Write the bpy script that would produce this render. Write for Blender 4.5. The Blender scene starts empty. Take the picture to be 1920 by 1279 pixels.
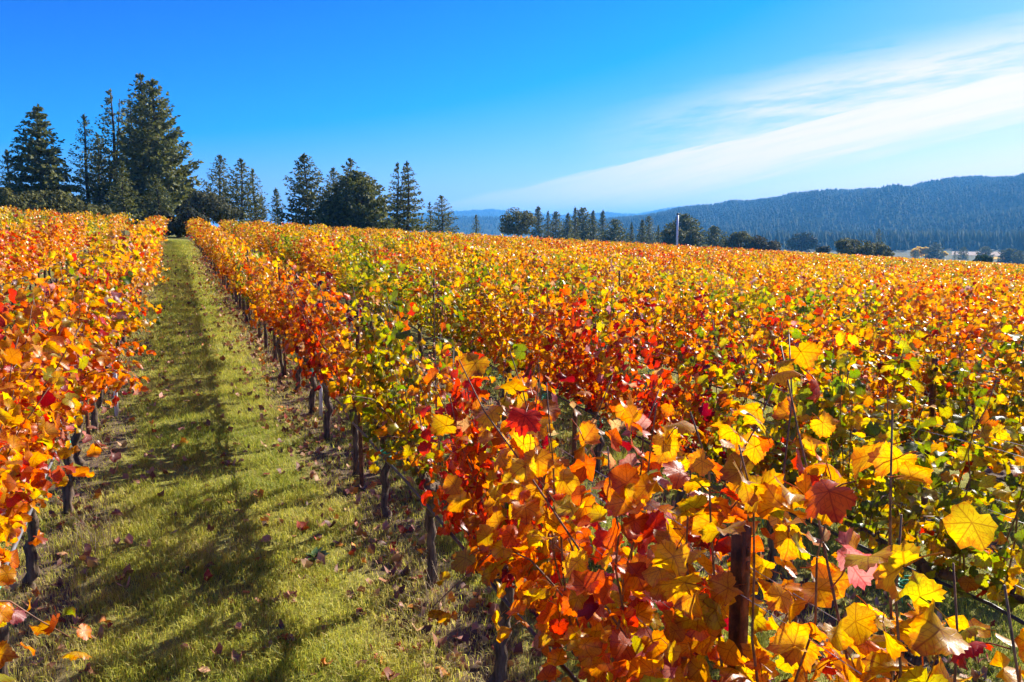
import bpy, math, random
import numpy as np
from mathutils import Matrix, Vector, Quaternion

# ------------------------------------------------------------------ camera, sky, sun, exposure
scene = bpy.context.scene
COL = scene.collection
F_PX, IMG_W, IMG_H = 1450.0, 1920.0, 1279.0
PITCH, YAW = math.radians(8.41), math.radians(23.45)      # down, to the right of the rows
EYE = 2.4

cam_data = bpy.data.cameras.new('camera')
cam_data.sensor_width = 36.0
cam_data.lens = F_PX / IMG_W * 36.0
cam_data.clip_start = 0.05
cam_data.clip_end = 30000
cam = bpy.data.objects.new('camera', cam_data)
cam.location = (0, 0, EYE)
cam.rotation_euler = (math.pi / 2 - PITCH, 0, -YAW)
COL.objects.link(cam)
scene.camera = cam

SUN_AZ, SUN_EL = math.radians(67), math.radians(29.5)        # azimuth clockwise from +Y (the rows)
SUN_DIR = Vector((math.sin(SUN_AZ) * math.cos(SUN_EL), math.cos(SUN_AZ) * math.cos(SUN_EL), math.sin(SUN_EL)))


def px_dir(px, py):
    """direction of a photograph pixel: horizontal unit vector and tangent of elevation"""
    u, v = (px - IMG_W / 2) / F_PX, (IMG_H / 2 - py) / F_PX
    fh = math.cos(PITCH) + v * math.sin(PITCH)
    up = -math.sin(PITCH) + v * math.cos(PITCH)
    x = u * math.cos(YAW) + fh * math.sin(YAW)
    y = -u * math.sin(YAW) + fh * math.cos(YAW)
    h = math.hypot(x, y)
    return x / h, y / h, up / h


def px_vec(px, py):
    x, y, t = px_dir(px, py)
    return Vector((x, y, t)).normalized()


world = bpy.data.worlds.new('World')
scene.world = world
world.use_nodes = True
wn, wl = world.node_tree.nodes, world.node_tree.links
wn.clear()


def wnode(kind, **kw):
    n = wn.new(kind)
    for k, v in kw.items():
        setattr(n, k, v)
    return n


def wmath(op, a, b=None, c=None, clamp=False):
    n = wn.new('ShaderNodeMath')
    n.operation = op
    n.use_clamp = clamp
    for i, s in enumerate((a, b, c)):
        if s is None:
            continue
        if isinstance(s, (int, float)):
            n.inputs[i].default_value = s
        else:
            wl.new(s, n.inputs[i])
    return n.outputs[0]


def wrange(v, a, b, c=0.0, d=1.0):
    n = wn.new('ShaderNodeMapRange')
    n.interpolation_type = 'SMOOTHSTEP'
    wl.new(v, n.inputs['Value'])
    n.inputs['From Min'].default_value = a
    n.inputs['From Max'].default_value = b
    n.inputs['To Min'].default_value = c
    n.inputs['To Max'].default_value = d
    return n.outputs[0]


sky = wnode('ShaderNodeTexSky')
sky.sky_type = 'NISHITA'
sky.sun_disc = False
sky.sun_elevation = SUN_EL
sky.sun_rotation = SUN_AZ
sky.altitude = 200
sky.air_density = 1.0
sky.dust_density = 0.3
sky.ozone_density = 3.0
# deepen the blue: channel-wise contrast of the whole sky
ssep = wnode('ShaderNodeSeparateColor')
wl.new(sky.outputs[0], ssep.inputs[0])
scmb = wnode('ShaderNodeCombineColor')
sr = wmath('MAXIMUM', wmath('MULTIPLY', wmath('SUBTRACT', ssep.outputs[0], 3.4), 0.88), wmath('MULTIPLY', ssep.outputs[0], 0.03))
sgn = wmath('MAXIMUM', wmath('MULTIPLY', wmath('SUBTRACT', ssep.outputs[1], 1.55), 0.71), wmath('MULTIPLY', ssep.outputs[1], 0.25))
sbl = wmath('MULTIPLY', ssep.outputs[2], 1.1)
for k_, s_ in enumerate((sr, sgn, sbl)):
    wl.new(s_, scmb.inputs[k_])
tc = wnode('ShaderNodeTexCoord')


def wdot(vec):
    n = wn.new('ShaderNodeVectorMath')
    n.operation = 'DOT_PRODUCT'
    wl.new(tc.outputs['Generated'], n.inputs[0])
    n.inputs[1].default_value = vec
    return n.outputs['Value']


def wnoise(u, v, su, sv, detail=6, rough=0.6):
    cmb = wn.new('ShaderNodeCombineXYZ')
    wl.new(wmath('MULTIPLY', u, su), cmb.inputs[0])
    wl.new(wmath('MULTIPLY', v, sv), cmb.inputs[1])
    n = wn.new('ShaderNodeTexNoise')
    wl.new(cmb.outputs[0], n.inputs['Vector'])
    n.inputs['Scale'].default_value = 1.0
    n.inputs['Detail'].default_value = detail
    n.inputs['Roughness'].default_value = rough
    return n.outputs['Fac']


# cirrus: two long straight cloud streets (great circles of the sky)
a1, b1 = px_vec(960, 352), px_vec(1920, 128)
n1 = a1.cross(b1).normalized()
if n1.z < 0:
    n1 = -n1
along = (b1 - a1).normalized()
u_c = wdot(along)
v1 = wdot(n1)                                             # 0 on the upper edge of the main band, + above
a2, b2 = px_vec(1175, 205), px_vec(1910, 40)
n2 = a2.cross(b2).normalized()
if n2.z < 0:
    n2 = -n2
v2 = wdot(n2)
fib = wnoise(u_c, wmath('ADD', v1, wmath('MULTIPLY', u_c, -0.03)), 6.0, 120.0, 8, 0.66)
fib2 = wnoise(u_c, wmath('ADD', v2, wmath('MULTIPLY', u_c, 0.05)), 7.0, 55.0, 8, 0.68)
soft = wnoise(u_c, v1, 2.2, 9.0, 4, 0.55)
v1w = wmath('ADD', v1, wmath('MULTIPLY', wmath('SUBTRACT', soft, 0.5), 0.030))
v1f = wmath('ADD', v1w, wmath('MULTIPLY', wmath('SUBTRACT', fib, 0.5), 0.030))
up_edge = wrange(v1f, 0.003, -0.006)
low_edge = wrange(v1f, -0.075, -0.028)
left_fade = wrange(u_c, -0.36, 0.0, 0.35, 1.0)
main = wmath('MULTIPLY', wmath('MULTIPLY', up_edge, low_edge), left_fade)
main = wmath('MULTIPLY', main, wmath('ADD', 0.42, wmath('MULTIPLY', fib, 1.1)), clamp=True)
v2f = wmath('ADD', v2, wmath('MULTIPLY', wmath('SUBTRACT', fib2, 0.5), 0.075))
veil = wmath('MULTIPLY', wrange(v2f, 0.020, -0.022), wrange(u_c, -0.24, 0.12, 0.0, 1.0))
veil = wmath('MULTIPLY', veil, wrange(v2, -0.16, -0.04, 0.1, 1.0))
veil = wmath('MULTIPLY', veil, wrange(fib2, 0.28, 0.70, 0.10, 0.95), clamp=True)
low = wmath('MULTIPLY', wrange(v1w, -0.03, -0.115), wrange(u_c, -0.45, 0.10, 0.2, 0.8))
low = wmath('MULTIPLY', low, wmath('ADD', 0.55, wmath('MULTIPLY', fib, 0.8)), clamp=True)
cloud = wmath('MAXIMUM', wmath('MAXIMUM', main, veil), low)
sepz = wn.new('ShaderNodeSeparateXYZ')
wl.new(tc.outputs['Generated'], sepz.inputs[0])
cloud = wmath('MULTIPLY', cloud, 0.93, clamp=True)
mixc = wn.new('ShaderNodeMix')
mixc.data_type = 'RGBA'
wl.new(cloud, mixc.inputs['Factor'])
wl.new(scmb.outputs[0], mixc.inputs['A'])
CLOUD_L = 6.4
mixc.inputs['B'].default_value = (CLOUD_L * 1.14, CLOUD_L * 1.0, CLOUD_L * 0.98, 1)
bg = wnode('ShaderNodeBackground')
bg.inputs['Strength'].default_value = 0.074
wl.new(mixc.outputs['Result'], bg.inputs['Color'])
wo = wnode('ShaderNodeOutputWorld')
wl.new(bg.outputs[0], wo.inputs['Surface'])

sun_data = bpy.data.lights.new('sun', 'SUN')
sun_data.energy = 5.0
sun_data.angle = math.radians(0.53)
sun_data.color = (1.0, 0.93, 0.82)
sun = bpy.data.objects.new('sun', sun_data)
sun.rotation_euler = SUN_DIR.to_track_quat('Z', 'Y').to_euler()
sun.location = (30, 20, 40)
COL.objects.link(sun)

vs = scene.view_settings
vs.view_transform = 'Standard'
vs.look = 'None'
vs.gamma = 1.0
vs.exposure = 1.22
vs.use_curve_mapping = False
scene.cycles.max_bounces = 7
scene.cycles.diffuse_bounces = 4
scene.cycles.glossy_bounces = 2
scene.cycles.transmission_bounces = 4
scene.cycles.transparent_max_bounces = 4
scene.cycles.volume_bounces = 1
scene.cycles.sample_clamp_indirect = 6.0
scene.cycles.adaptive_threshold = 0.03

# ------------------------------------------------------------------ helpers
RNG = np.random.default_rng(11)


def smooth01(t):
    t = np.clip(t, 0, 1)
    return t * t * (3 - 2 * t)


def vnoise(x, y, seed=0):
    """cheap smooth value noise, 0..1"""
    x = np.asarray(x, float)
    y = np.asarray(y, float)
    xi, yi = np.floor(x), np.floor(y)
    xf, yf = x - xi, y - yi
    xf = xf * xf * (3 - 2 * xf)
    yf = yf * yf * (3 - 2 * yf)

    def h(a, b):
        s = np.sin(a * 127.1 + b * 311.7 + seed * 74.7) * 43758.5453
        return s - np.floor(s)
    return (h(xi, yi) * (1 - xf) + h(xi + 1, yi) * xf) * (1 - yf) + (h(xi, yi + 1) * (1 - xf) + h(xi + 1, yi + 1) * xf) * yf


def fbm(x, y, seed=0, octs=4):
    r, a, t = 0.0, 0.5, 0.0
    for k in range(octs):
        r = r + a * vnoise(np.asarray(x) * 2 ** k, np.asarray(y) * 2 ** k, seed + k)
        t += a
        a *= 0.5
    return r / t


SL_Y, SL_X = 0.0204, -0.0575
VALLEY = -24.0


def row_end(x):
    return 64.0 + 0.25 * np.maximum(x, 0)


def ground_z(x, y):
    x = np.asarray(x, float)
    y = np.asarray(y, float)
    plane = SL_Y * np.clip(y, -60, 260) + SL_X * np.clip(x, -70, 330)
    s = y - row_end(np.clip(x, -200, 330)) - 3
    s0 = 70 * (1 - smooth01((x + 0) / 45))
    t = 1 - np.exp(-np.power(np.maximum(s - s0, 0) / 230, 1.4))
    t2 = 1 - np.exp(-np.power(np.maximum(x - 230, 0) / 250, 1.4))
    t3 = 1 - np.exp(-np.power(np.maximum(-x - 120, 0) / 300, 1.4))
    t = np.maximum(np.maximum(t, t2), t3)
    z = plane * (1 - t) + (VALLEY + 3 * (fbm(x / 300, y / 300, 5, 2) - 0.5)) * t
    near = np.exp(-(x * x + y * y) / 900.0)
    return z + near * 0.05 * (fbm(x * 1.3, y * 1.3, 3, 3) - 0.5)


def gz(x, y):
    return float(ground_z(x, y))


def new_mesh(name, verts, tris, mat=None, col=None, uv=None, smooth=False, quads=None):
    """mesh from numpy arrays; tris (n,3) and/or quads (m,4); col per-vertex rgb; uv per-vertex"""
    me = bpy.data.meshes.new(name)
    verts = np.asarray(verts, np.float32)
    parts, sizes = [], []
    if tris is not None and len(tris):
        tris = np.asarray(tris, np.int32)
        parts.append(tris.ravel()); sizes.append(np.full(len(tris), 3, np.int32))
    if quads is not None and len(quads):
        quads = np.asarray(quads, np.int32)
        parts.append(quads.ravel()); sizes.append(np.full(len(quads), 4, np.int32))
    loops = np.concatenate(parts)
    sizes = np.concatenate(sizes)
    starts = np.concatenate([[0], np.cumsum(sizes)[:-1]]).astype(np.int32)
    me.vertices.add(len(verts)); me.vertices.foreach_set('co', verts.ravel())
    me.loops.add(len(loops)); me.loops.foreach_set('vertex_index', loops)
    me.polygons.add(len(sizes))
    me.polygons.foreach_set('loop_start', starts)
    me.polygons.foreach_set('loop_total', sizes)
    if smooth:
        me.polygons.foreach_set('use_smooth', np.ones(len(sizes), bool))
    me.update(calc_edges=True)
    if uv is not None:
        ul = me.uv_layers.new(name='UVMap')
        ul.data.foreach_set('uv', np.asarray(uv, np.float32)[loops].ravel())
    if col is not None:
        ca = me.color_attributes.new('tint', 'FLOAT_COLOR', 'POINT')
        c4 = np.ones((len(verts), 4), np.float32)
        c4[:, :3] = col
        ca.data.foreach_set('color', c4.ravel())
    if mat is not None:
        me.materials.append(mat)
    return me


def add(name, data, parent=None, loc=None, label=None, cat=None, group=None, kind=None):
    o = bpy.data.objects.new(name, data)
    COL.objects.link(o)
    if loc is not None:
        o.location = loc
    if parent is not None:
        o.parent = parent
    if label: o['label'] = label
    if cat: o['category'] = cat
    if group: o['group'] = group
    if kind: o['kind'] = kind
    return o


def stamp(tv, tt, mats, offs):
    """copies of a template (V,3),(T,3) with 3x3 matrices (N,3,3) and offsets (N,3)"""
    n, v = len(offs), len(tv)
    verts = np.einsum('nij,vj->nvi', mats, tv) + offs[:, None, :]
    faces = tt[None, :, :] + (np.arange(n) * v)[:, None, None]
    return verts.reshape(-1, 3), faces.reshape(-1, tt.shape[1])


def frames(nrm, tip, size):
    """rotation matrices whose local z is nrm and local y follows tip, scaled by size"""
    z = nrm / np.linalg.norm(nrm, axis=1, keepdims=True)
    y = tip - (tip * z).sum(1, keepdims=True) * z
    y = y / np.maximum(np.linalg.norm(y, axis=1, keepdims=True), 1e-6)
    x = np.cross(y, z)
    m = np.stack([x, y, z], axis=2)
    return m * np.asarray(size)[:, None, None]


class Geo:
    def __init__(self):
        self.v, self.q, self.t, self.n = [], [], [], 0

    def add(self, v, q=None, t=None):
        v = np.asarray(v, float)
        self.v.append(v)
        if q is not None and len(q): self.q.append(np.asarray(q, int) + self.n)
        if t is not None and len(t): self.t.append(np.asarray(t, int) + self.n)
        self.n += len(v)

    def tube(self, pts, rad, sides=6, cap=True, jitter=0.0, rng=None):
        pts = np.asarray(pts, float)
        m = len(pts)
        rad = np.broadcast_to(np.asarray(rad, float), (m,))
        tan = np.gradient(pts, axis=0)
        tan /= np.maximum(np.linalg.norm(tan, axis=1, keepdims=True), 1e-9)
        ref = np.array([0.0, 0.0, 1.0]) if abs(tan[0][2]) < 0.8 else np.array([1.0, 0.0, 0.0])
        a = np.linspace(0, 2 * np.pi, sides, endpoint=False)
        vs_ = []
        for i in range(m):
            e1 = np.cross(tan[i], ref); e1 /= max(np.linalg.norm(e1), 1e-9)
            e2 = np.cross(tan[i], e1)
            r = rad[i]
            rr = r * (1 + jitter * (rng.random(sides) - 0.5)) if jitter and rng is not None else np.full(sides, r)
            vs_.append(pts[i] + rr[:, None] * (np.cos(a)[:, None] * e1 + np.sin(a)[:, None] * e2))
        v = np.concatenate(vs_)
        q = []
        for i in range(m - 1):
            for k in range(sides):
                k2 = (k + 1) % sides
                q.append((i * sides + k, i * sides + k2, (i + 1) * sides + k2, (i + 1) * sides + k))
        t = []
        if cap:
            v = np.concatenate([v, pts[:1], pts[-1:]])
            c0, c1 = m * sides, m * sides + 1
            for k in range(sides):
                k2 = (k + 1) % sides
                t.append((c0, k2, k)); t.append((c1, (m - 1) * sides + k, (m - 1) * sides + k2))
        self.add(v, q, t)

    def box(self, c, s):
        c, s = np.asarray(c, float), np.asarray(s, float) / 2
        v = np.array([[x, y, z] for x in (-1, 1) for y in (-1, 1) for z in (-1, 1)]) * s + c
        self.add(v, [(0, 1, 3, 2), (4, 6, 7, 5), (0, 4, 5, 1), (2, 3, 7, 6), (0, 2, 6, 4), (1, 5, 7, 3)])

    def mesh(self, name, mat, smooth=True):
        return new_mesh(name, np.concatenate(self.v), np.concatenate(self.t) if self.t else None, mat, smooth=smooth,
                        quads=np.concatenate(self.q) if self.q else None)


# ------------------------------------------------------------------ materials
class MB:
    def __init__(self, name):
        self.m = bpy.data.materials.new(name)
        self.m.use_nodes = True
        self.nt = self.m.node_tree
        self.nt.nodes.clear()
        self.out = self.nt.nodes.new('ShaderNodeOutputMaterial')

    def n(self, kind, **kw):
        x = self.nt.nodes.new(kind)
        for k, v in kw.items():
            setattr(x, k, v)
        return x

    def link(self, a, b):
        self.nt.links.new(a, b)

    def put(self, sock, val):
        if isinstance(val, bpy.types.NodeSocket):
            self.link(val, sock)
        elif isinstance(val, tuple) and len(val) == 3 and sock.type == 'RGBA':
            sock.default_value = (*val, 1)
        else:
            sock.default_value = val

    def math(self, op, a, b=None, clamp=False):
        x = self.n('ShaderNodeMath', operation=op, use_clamp=clamp)
        self.put(x.inputs[0], a)
        if b is not None: self.put(x.inputs[1], b)
        return x.outputs[0]

    def rng(self, v, a, b, c=0.0, d=1.0):
        x = self.n('ShaderNodeMapRange', interpolation_type='SMOOTHSTEP')
        self.put(x.inputs['Value'], v)
        for k, w in zip(('From Min', 'From Max', 'To Min', 'To Max'), (a, b, c, d)):
            x.inputs[k].default_value = w
        return x.outputs[0]

    def mix(self, f, a, b, blend='MIX'):
        x = self.n('ShaderNodeMix', data_type='RGBA', blend_type=blend)
        self.put(x.inputs['Factor'], f)
        self.put(x.inputs['A'], a)
        self.put(x.inputs['B'], b)
        return x.outputs['Result']

    def noise(self, vec, scale, detail=4, rough=0.55):
        x = self.n('ShaderNodeTexNoise')
        if vec is not None: self.link(vec, x.inputs['Vector'])
        x.inputs['Scale'].default_value = scale
        x.inputs['Detail'].default_value = detail
        x.inputs['Roughness'].default_value = rough
        return x.outputs['Fac']

    def pbr(self, col, rough=0.7, spec=0.3, metal=0.0, bump=None, bump_d=0.02, bump_s=0.5):
        p = self.n('ShaderNodeBsdfPrincipled')
        self.put(p.inputs['Base Color'], col)
        self.put(p.inputs['Roughness'], rough)
        p.inputs['Specular IOR Level'].default_value = spec
        p.inputs['Metallic'].default_value = metal
        if bump is not None:
            b = self.n('ShaderNodeBump')
            b.inputs['Strength'].default_value = bump_s
            b.inputs['Distance'].default_value = bump_d
            self.link(bump, b.inputs['Height'])
            self.link(b.outputs[0], p.inputs['Normal'])
        return p

    def done(self, shader):
        self.link(shader, self.out.inputs['Surface'])
        return self.m


def leaf_material(name, per_object, veins, trans=0.62, gloss=0.36, spec=0.5):
    b = MB(name)
    if per_object:
        oi = b.n('ShaderNodeObjectInfo')
        col, rnd = oi.outputs['Color'], oi.outputs['Random']
    else:
        at = b.n('ShaderNodeVertexColor', layer_name='tint')
        col, rnd = at.outputs['Color'], None
    if veins:
        uv = b.n('ShaderNodeUVMap', uv_map='UVMap').outputs[0]
        sep = b.n('ShaderNodeSeparateXYZ'); b.link(uv, sep.inputs[0])
        x = b.math('MULTIPLY', b.math('SUBTRACT', sep.outputs[0], 0.5), 2.0)
        y = b.math('MULTIPLY', b.math('SUBTRACT', sep.outputs[1], 0.5), 2.0)
        rad = b.math('SQRT', b.math('ADD', b.math('MULTIPLY', x, x), b.math('MULTIPLY', y, y)))
        warp = b.noise(uv, 3.0, 2)
        best = None
        for deg in (0, 52, -52, 112, -112):
            s_, c_ = math.sin(math.radians(deg)), math.cos(math.radians(deg))
            d = b.math('ABSOLUTE', b.math('SUBTRACT', b.math('MULTIPLY', x, c_), b.math('MULTIPLY', y, s_)))
            al = b.math('ADD', b.math('MULTIPLY', x, s_), b.math('MULTIPLY', y, c_))
            d = b.math('ADD', d, b.math('MULTIPLY', b.math('LESS_THAN', al, 0.0), 9.0))
            # side veins leaving the main vein
            sv = b.math('ABSOLUTE', b.math('SUBTRACT', b.math('FRACT', b.math('ADD', b.math('ADD', b.math('MULTIPLY', al, 4.6), b.math('MULTIPLY', d, -4.0)), b.math('MULTIPLY', warp, 1.1))), 0.5))
            side = b.math('ADD', b.math('MULTIPLY', sv, 0.18), 0.013)
            side = b.math('ADD', side, b.math('MULTIPLY', b.math('GREATER_THAN', d, 0.30), 9.0))
            dd = b.math('MINIMUM', d, side)
            best = dd if best is None else b.math('MINIMUM', best, dd)
        vein = b.rng(best, 0.006, 0.034, 1.0, 0.0)
        vec = b.n('ShaderNodeVectorMath', operation='ADD')
        b.link(uv, vec.inputs[0])
        if rnd is not None:
            cmb = b.n('ShaderNodeCombineXYZ')
            b.link(b.math('MULTIPLY', rnd, 57.0), cmb.inputs[0]); b.link(b.math('MULTIPLY', rnd, 31.0), cmb.inputs[1])
            b.link(cmb.outputs[0], vec.inputs[1])
        nz = b.noise(vec.outputs[0], 4.0, 6, 0.68)
        fine = b.noise(vec.outputs[0], 22.0, 3, 0.6)
        edge = b.math('ADD', b.math('MULTIPLY', nz, 1.25), b.math('MULTIPLY', rad, 0.50))
        edge = b.math('ADD', edge, b.math('MULTIPLY', fine, 0.30))
        redm = b.rng(edge, 1.00, 1.24, 0.0, 0.80)
        redder = b.mix(1.0, col, (0.80, 0.30, 0.40), 'MULTIPLY')
        c = b.mix(redm, col, redder)
        c = b.mix(b.rng(fine, 0.52, 0.70, 0.0, 0.32), c, b.mix(1.0, c, (0.72, 0.55, 0.55), 'MULTIPLY'))
        c = b.mix(b.rng(b.math('ADD', rad, b.math('MULTIPLY', nz, 0.55)), 1.08, 1.22, 0.0, 0.45), c, (0.20, 0.08, 0.03))
        grn = b.rng(b.math('ADD', nz, b.math('MULTIPLY', rad, -0.35)), 0.42, 0.62, 0.0, 0.30)
        c = b.mix(grn, c, b.mix(1.0, c, (0.80, 1.15, 0.8), 'MULTIPLY'))
        c = b.mix(b.math('MULTIPLY', vein, 0.80), c, b.mix(1.0, c, (0.50, 0.24, 0.26), 'MULTIPLY'))
        bump = b.math('SUBTRACT', b.math('MULTIPLY', nz, 1.2), b.math('MULTIPLY', vein, 0.22))
    else:
        tcn = b.n('ShaderNodeTexCoord')
        nz = b.noise(tcn.outputs['Object'], 26.0, 2, 0.6)
        redder = b.mix(1.0, col, (0.80, 0.40, 0.45), 'MULTIPLY')
        c = b.mix(b.rng(nz, 0.5, 0.72, 0.0, 0.4), col, redder)
        bump = None
    geo = b.n('ShaderNodeNewGeometry')
    pale = b.mix(0.10, c, (0.55, 0.36, 0.20))                 # downy paler underside
    surf = b.mix(geo.outputs['Backfacing'], c, pale)
    p = b.pbr(surf, gloss, spec, bump=bump, bump_d=0.004, bump_s=0.25)
    tr = b.n('ShaderNodeBsdfTranslucent')
    g = b.n('ShaderNodeGamma'); b.link(c, g.inputs[0]); g.inputs[1].default_value = 0.92
    sat = b.n('ShaderNodeHueSaturation'); b.link(g.outputs[0], sat.inputs['Color'])
    sat.inputs['Saturation'].default_value = 1.08
    sat.inputs['Value'].default_value = 1.12
    b.link(sat.outputs[0], tr.inputs['Color'])
    mx = b.n('ShaderNodeMixShader'); mx.inputs[0].default_value = trans
    b.link(p.outputs[0], mx.inputs[1]); b.link(tr.outputs[0], mx.inputs[2])
    return b.done(mx.outputs[0])


M_LEAF = leaf_material('vine_leaf', True, True)
M_LEAVES = leaf_material('vine_leaves', False, False, trans=0.52)
M_LEAVESV = leaf_material('veined_vine_leaves', False, True)
M_DRYLEAF = leaf_material('dry_leaf', True, True, trans=0.15, gloss=0.5, spec=0.35)
M_LITTER = leaf_material('leaf_litter', False, False, trans=0.12, gloss=0.6, spec=0.25)


def tint_material(name, rough, spec, trans=0.0, scale=0.0):
    b = MB(name)
    c = b.n('ShaderNodeVertexColor', layer_name='tint').outputs['Color']
    if scale:
        tcn = b.n('ShaderNodeTexCoord')
        nz = b.noise(tcn.outputs['Object'], scale, 3, 0.6)
        c = b.mix(b.rng(nz, 0.35, 0.7), b.mix(1.0, c, (0.65, 0.65, 0.65), 'MULTIPLY'), b.mix(1.0, c, (1.3, 1.25, 1.15), 'MULTIPLY'))
    p = b.pbr(c, rough, spec)
    if not trans:
        return b.done(p.outputs[0])
    t = b.n('ShaderNodeBsdfTranslucent'); b.link(c, t.inputs['Color'])
    mx = b.n('ShaderNodeMixShader'); mx.inputs[0].default_value = trans
    b.link(p.outputs[0], mx.inputs[1]); b.link(t.outputs[0], mx.inputs[2])
    return b.done(mx.outputs[0])


M_GRASS = tint_material('grass_blades', 0.55, 0.35, 0.50)
M_NEEDLE = tint_material('conifer_needles', 0.65, 0.25, 0.30)
M_OAK = tint_material('broad_leaves', 0.75, 0.15, 0.28)
M_POPLAR = tint_material('autumn_poplar_leaves', 0.6, 0.2, 0.55)
M_FOREST = tint_material('forest_trees', 0.9, 0.05, 0.0)


def bark_material(name, dark, light, sx=40, sz=5):
    b = MB(name)
    tcn = b.n('ShaderNodeTexCoord')
    mp = b.n('ShaderNodeMapping'); b.link(tcn.outputs['Object'], mp.inputs['Vector'])
    mp.inputs['Scale'].default_value = (sx, sx, sz)
    nz = b.noise(mp.outputs[0], 1.0, 6, 0.65)
    big = b.noise(tcn.outputs['Object'], 6.0, 3)
    f = b.math('ADD', b.math('MULTIPLY', nz, 0.8), b.math('MULTIPLY', big, 0.35))
    c = b.mix(b.rng(f, 0.38, 0.76), dark, light)
    return b.done(b.pbr(c, 0.9, 0.15, bump=nz, bump_d=0.02, bump_s=0.9).outputs[0])


M_BARK = bark_material('vine_bark', (0.045, 0.030, 0.020), (0.21, 0.15, 0.105))
M_TRUNK = bark_material('tree_bark', (0.035, 0.024, 0.018), (0.13, 0.085, 0.06), 5, 0.8)


def cane_mat():
    b = MB('cane_bark')
    tcn = b.n('ShaderNodeTexCoord')
    nz = b.noise(tcn.outputs['Object'], 30.0, 3)
    c = b.mix(b.rng(nz, 0.35, 0.65), (0.13, 0.055, 0.025), (0.30, 0.15, 0.07))
    return b.done(b.pbr(c, 0.6, 0.35).outputs[0])


M_CANE = cane_mat()


def post_mat():
    b = MB('rusted_steel')
    tcn = b.n('ShaderNodeTexCoord')
    nz = b.noise(tcn.outputs['Object'], 22.0, 5, 0.65)
    st = b.noise(tcn.outputs['Object'], 4.0, 3)
    c = b.mix(b.rng(nz, 0.35, 0.7), (0.095, 0.034, 0.018), (0.31, 0.105, 0.042))
    c = b.mix(b.rng(st, 0.45, 0.75, 0.0, 0.5), c, (0.10, 0.045, 0.03))
    return b.done(b.pbr(c, 0.62, 0.4, 0.25, bump=nz, bump_d=0.003, bump_s=0.4).outputs[0])


M_POST = post_mat()


def flat_mat(name, col, rough=0.5, spec=0.4, metal=0.0, var=0.25, scale=14.0):
    b = MB(name)
    tcn = b.n('ShaderNodeTexCoord')
    nz = b.noise(tcn.outputs['Object'], scale, 4, 0.6)
    lo = tuple(c * (1 - var) for c in col)
    hi = tuple(min(1, c * (1 + var)) for c in col)
    return b.done(b.pbr(b.mix(b.rng(nz, 0.3, 0.7), lo, hi), rough, spec, metal).outputs[0])


M_WIRE = flat_mat('galvanised_wire', (0.42, 0.42, 0.43), 0.38, 0.5, 0.8)
M_HOSE = flat_mat('black_hose', (0.028, 0.03, 0.034), 0.38, 0.55)
M_HOSEG = flat_mat('dusty_hose', (0.15, 0.155, 0.165), 0.45, 0.5)
M_PVC = flat_mat('white_pvc', (0.72, 0.72, 0.70), 0.4, 0.4, var=0.12)
M_TIE = flat_mat('green_tie', (0.01, 0.36, 0.20), 0.4, 0.5, var=0.15)
M_STEELW = flat_mat('white_steel', (0.78, 0.79, 0.80), 0.45, 0.4, var=0.08, scale=2)
M_CAP = flat_mat('dark_cap', (0.06, 0.06, 0.07), 0.5, 0.4)

ROW_STEP, ROW0 = 2.33, 1.42


def ground_material():
    b = MB('vineyard_ground')
    g = b.n('ShaderNodeNewGeometry')
    pos = g.outputs['Position']
    sep = b.n('ShaderNodeSeparateXYZ'); b.link(pos, sep.inputs[0])
    x, y = sep.outputs[0], sep.outputs[1]
    wob = b.noise(pos, 0.9, 3)
    fine = b.noise(pos, 9.0, 6, 0.7)
    med = b.noise(pos, 2.3, 4, 0.6)
    ph = b.math('FRACT', b.math('ADD', b.math('DIVIDE', b.math('SUBTRACT', x, ROW0), ROW_STEP), 100.5))
    dist = b.math('MULTIPLY', b.math('ABSOLUTE', b.math('SUBTRACT', ph, 0.5)), ROW_STEP)   # metres from the row
    dist = b.math('ADD', dist, b.math('MULTIPLY', b.math('SUBTRACT', wob, 0.5), 0.55))
    soil = b.mix(b.rng(fine, 0.3, 0.7), (0.060, 0.040, 0.027), (0.19, 0.13, 0.085))
    soil = b.mix(b.rng(med, 0.5, 0.75, 0.0, 0.7), soil, (0.24, 0.19, 0.10))
    turf = b.mix(b.rng(fine, 0.25, 0.75), (0.13, 0.14, 0.02), (0.33, 0.31, 0.06))
    turf = b.mix(b.rng(med, 0.45, 0.75, 0.0, 0.75), turf, (0.27, 0.235, 0.085))
    near = b.mix(b.rng(dist, 0.16, 0.50), soil, turf)
    far_n = b.noise(pos, 0.02, 4)
    wild = b.mix(b.rng(far_n, 0.35, 0.65), (0.05, 0.065, 0.022), (0.11, 0.105, 0.045))
    far = b.rng(y, 60.0, 95.0)
    far2 = b.rng(x, 160.0, 260.0)
    f = b.math('MAXIMUM', far, far2)
    c = b.mix(f, near, wild)
    bump = b.math('ADD', fine, b.math('MULTIPLY', med, 0.7))
    return b.done(b.pbr(c, 0.95, 0.1, bump=bump, bump_d=0.03, bump_s=0.8).outputs[0])


M_GROUND = ground_material()

# ------------------------------------------------------------------ ground sheet
def graded(lo, hi, step, grow, far):
    a = list(np.arange(lo, hi + step, step))
    s = step
    while a[-1] < far:
        s *= grow; a.append(a[-1] + s)
    s = step
    while a[0] > -far:
        s *= grow; a.insert(0, a[0] - s)
    return np.array(a)


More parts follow.
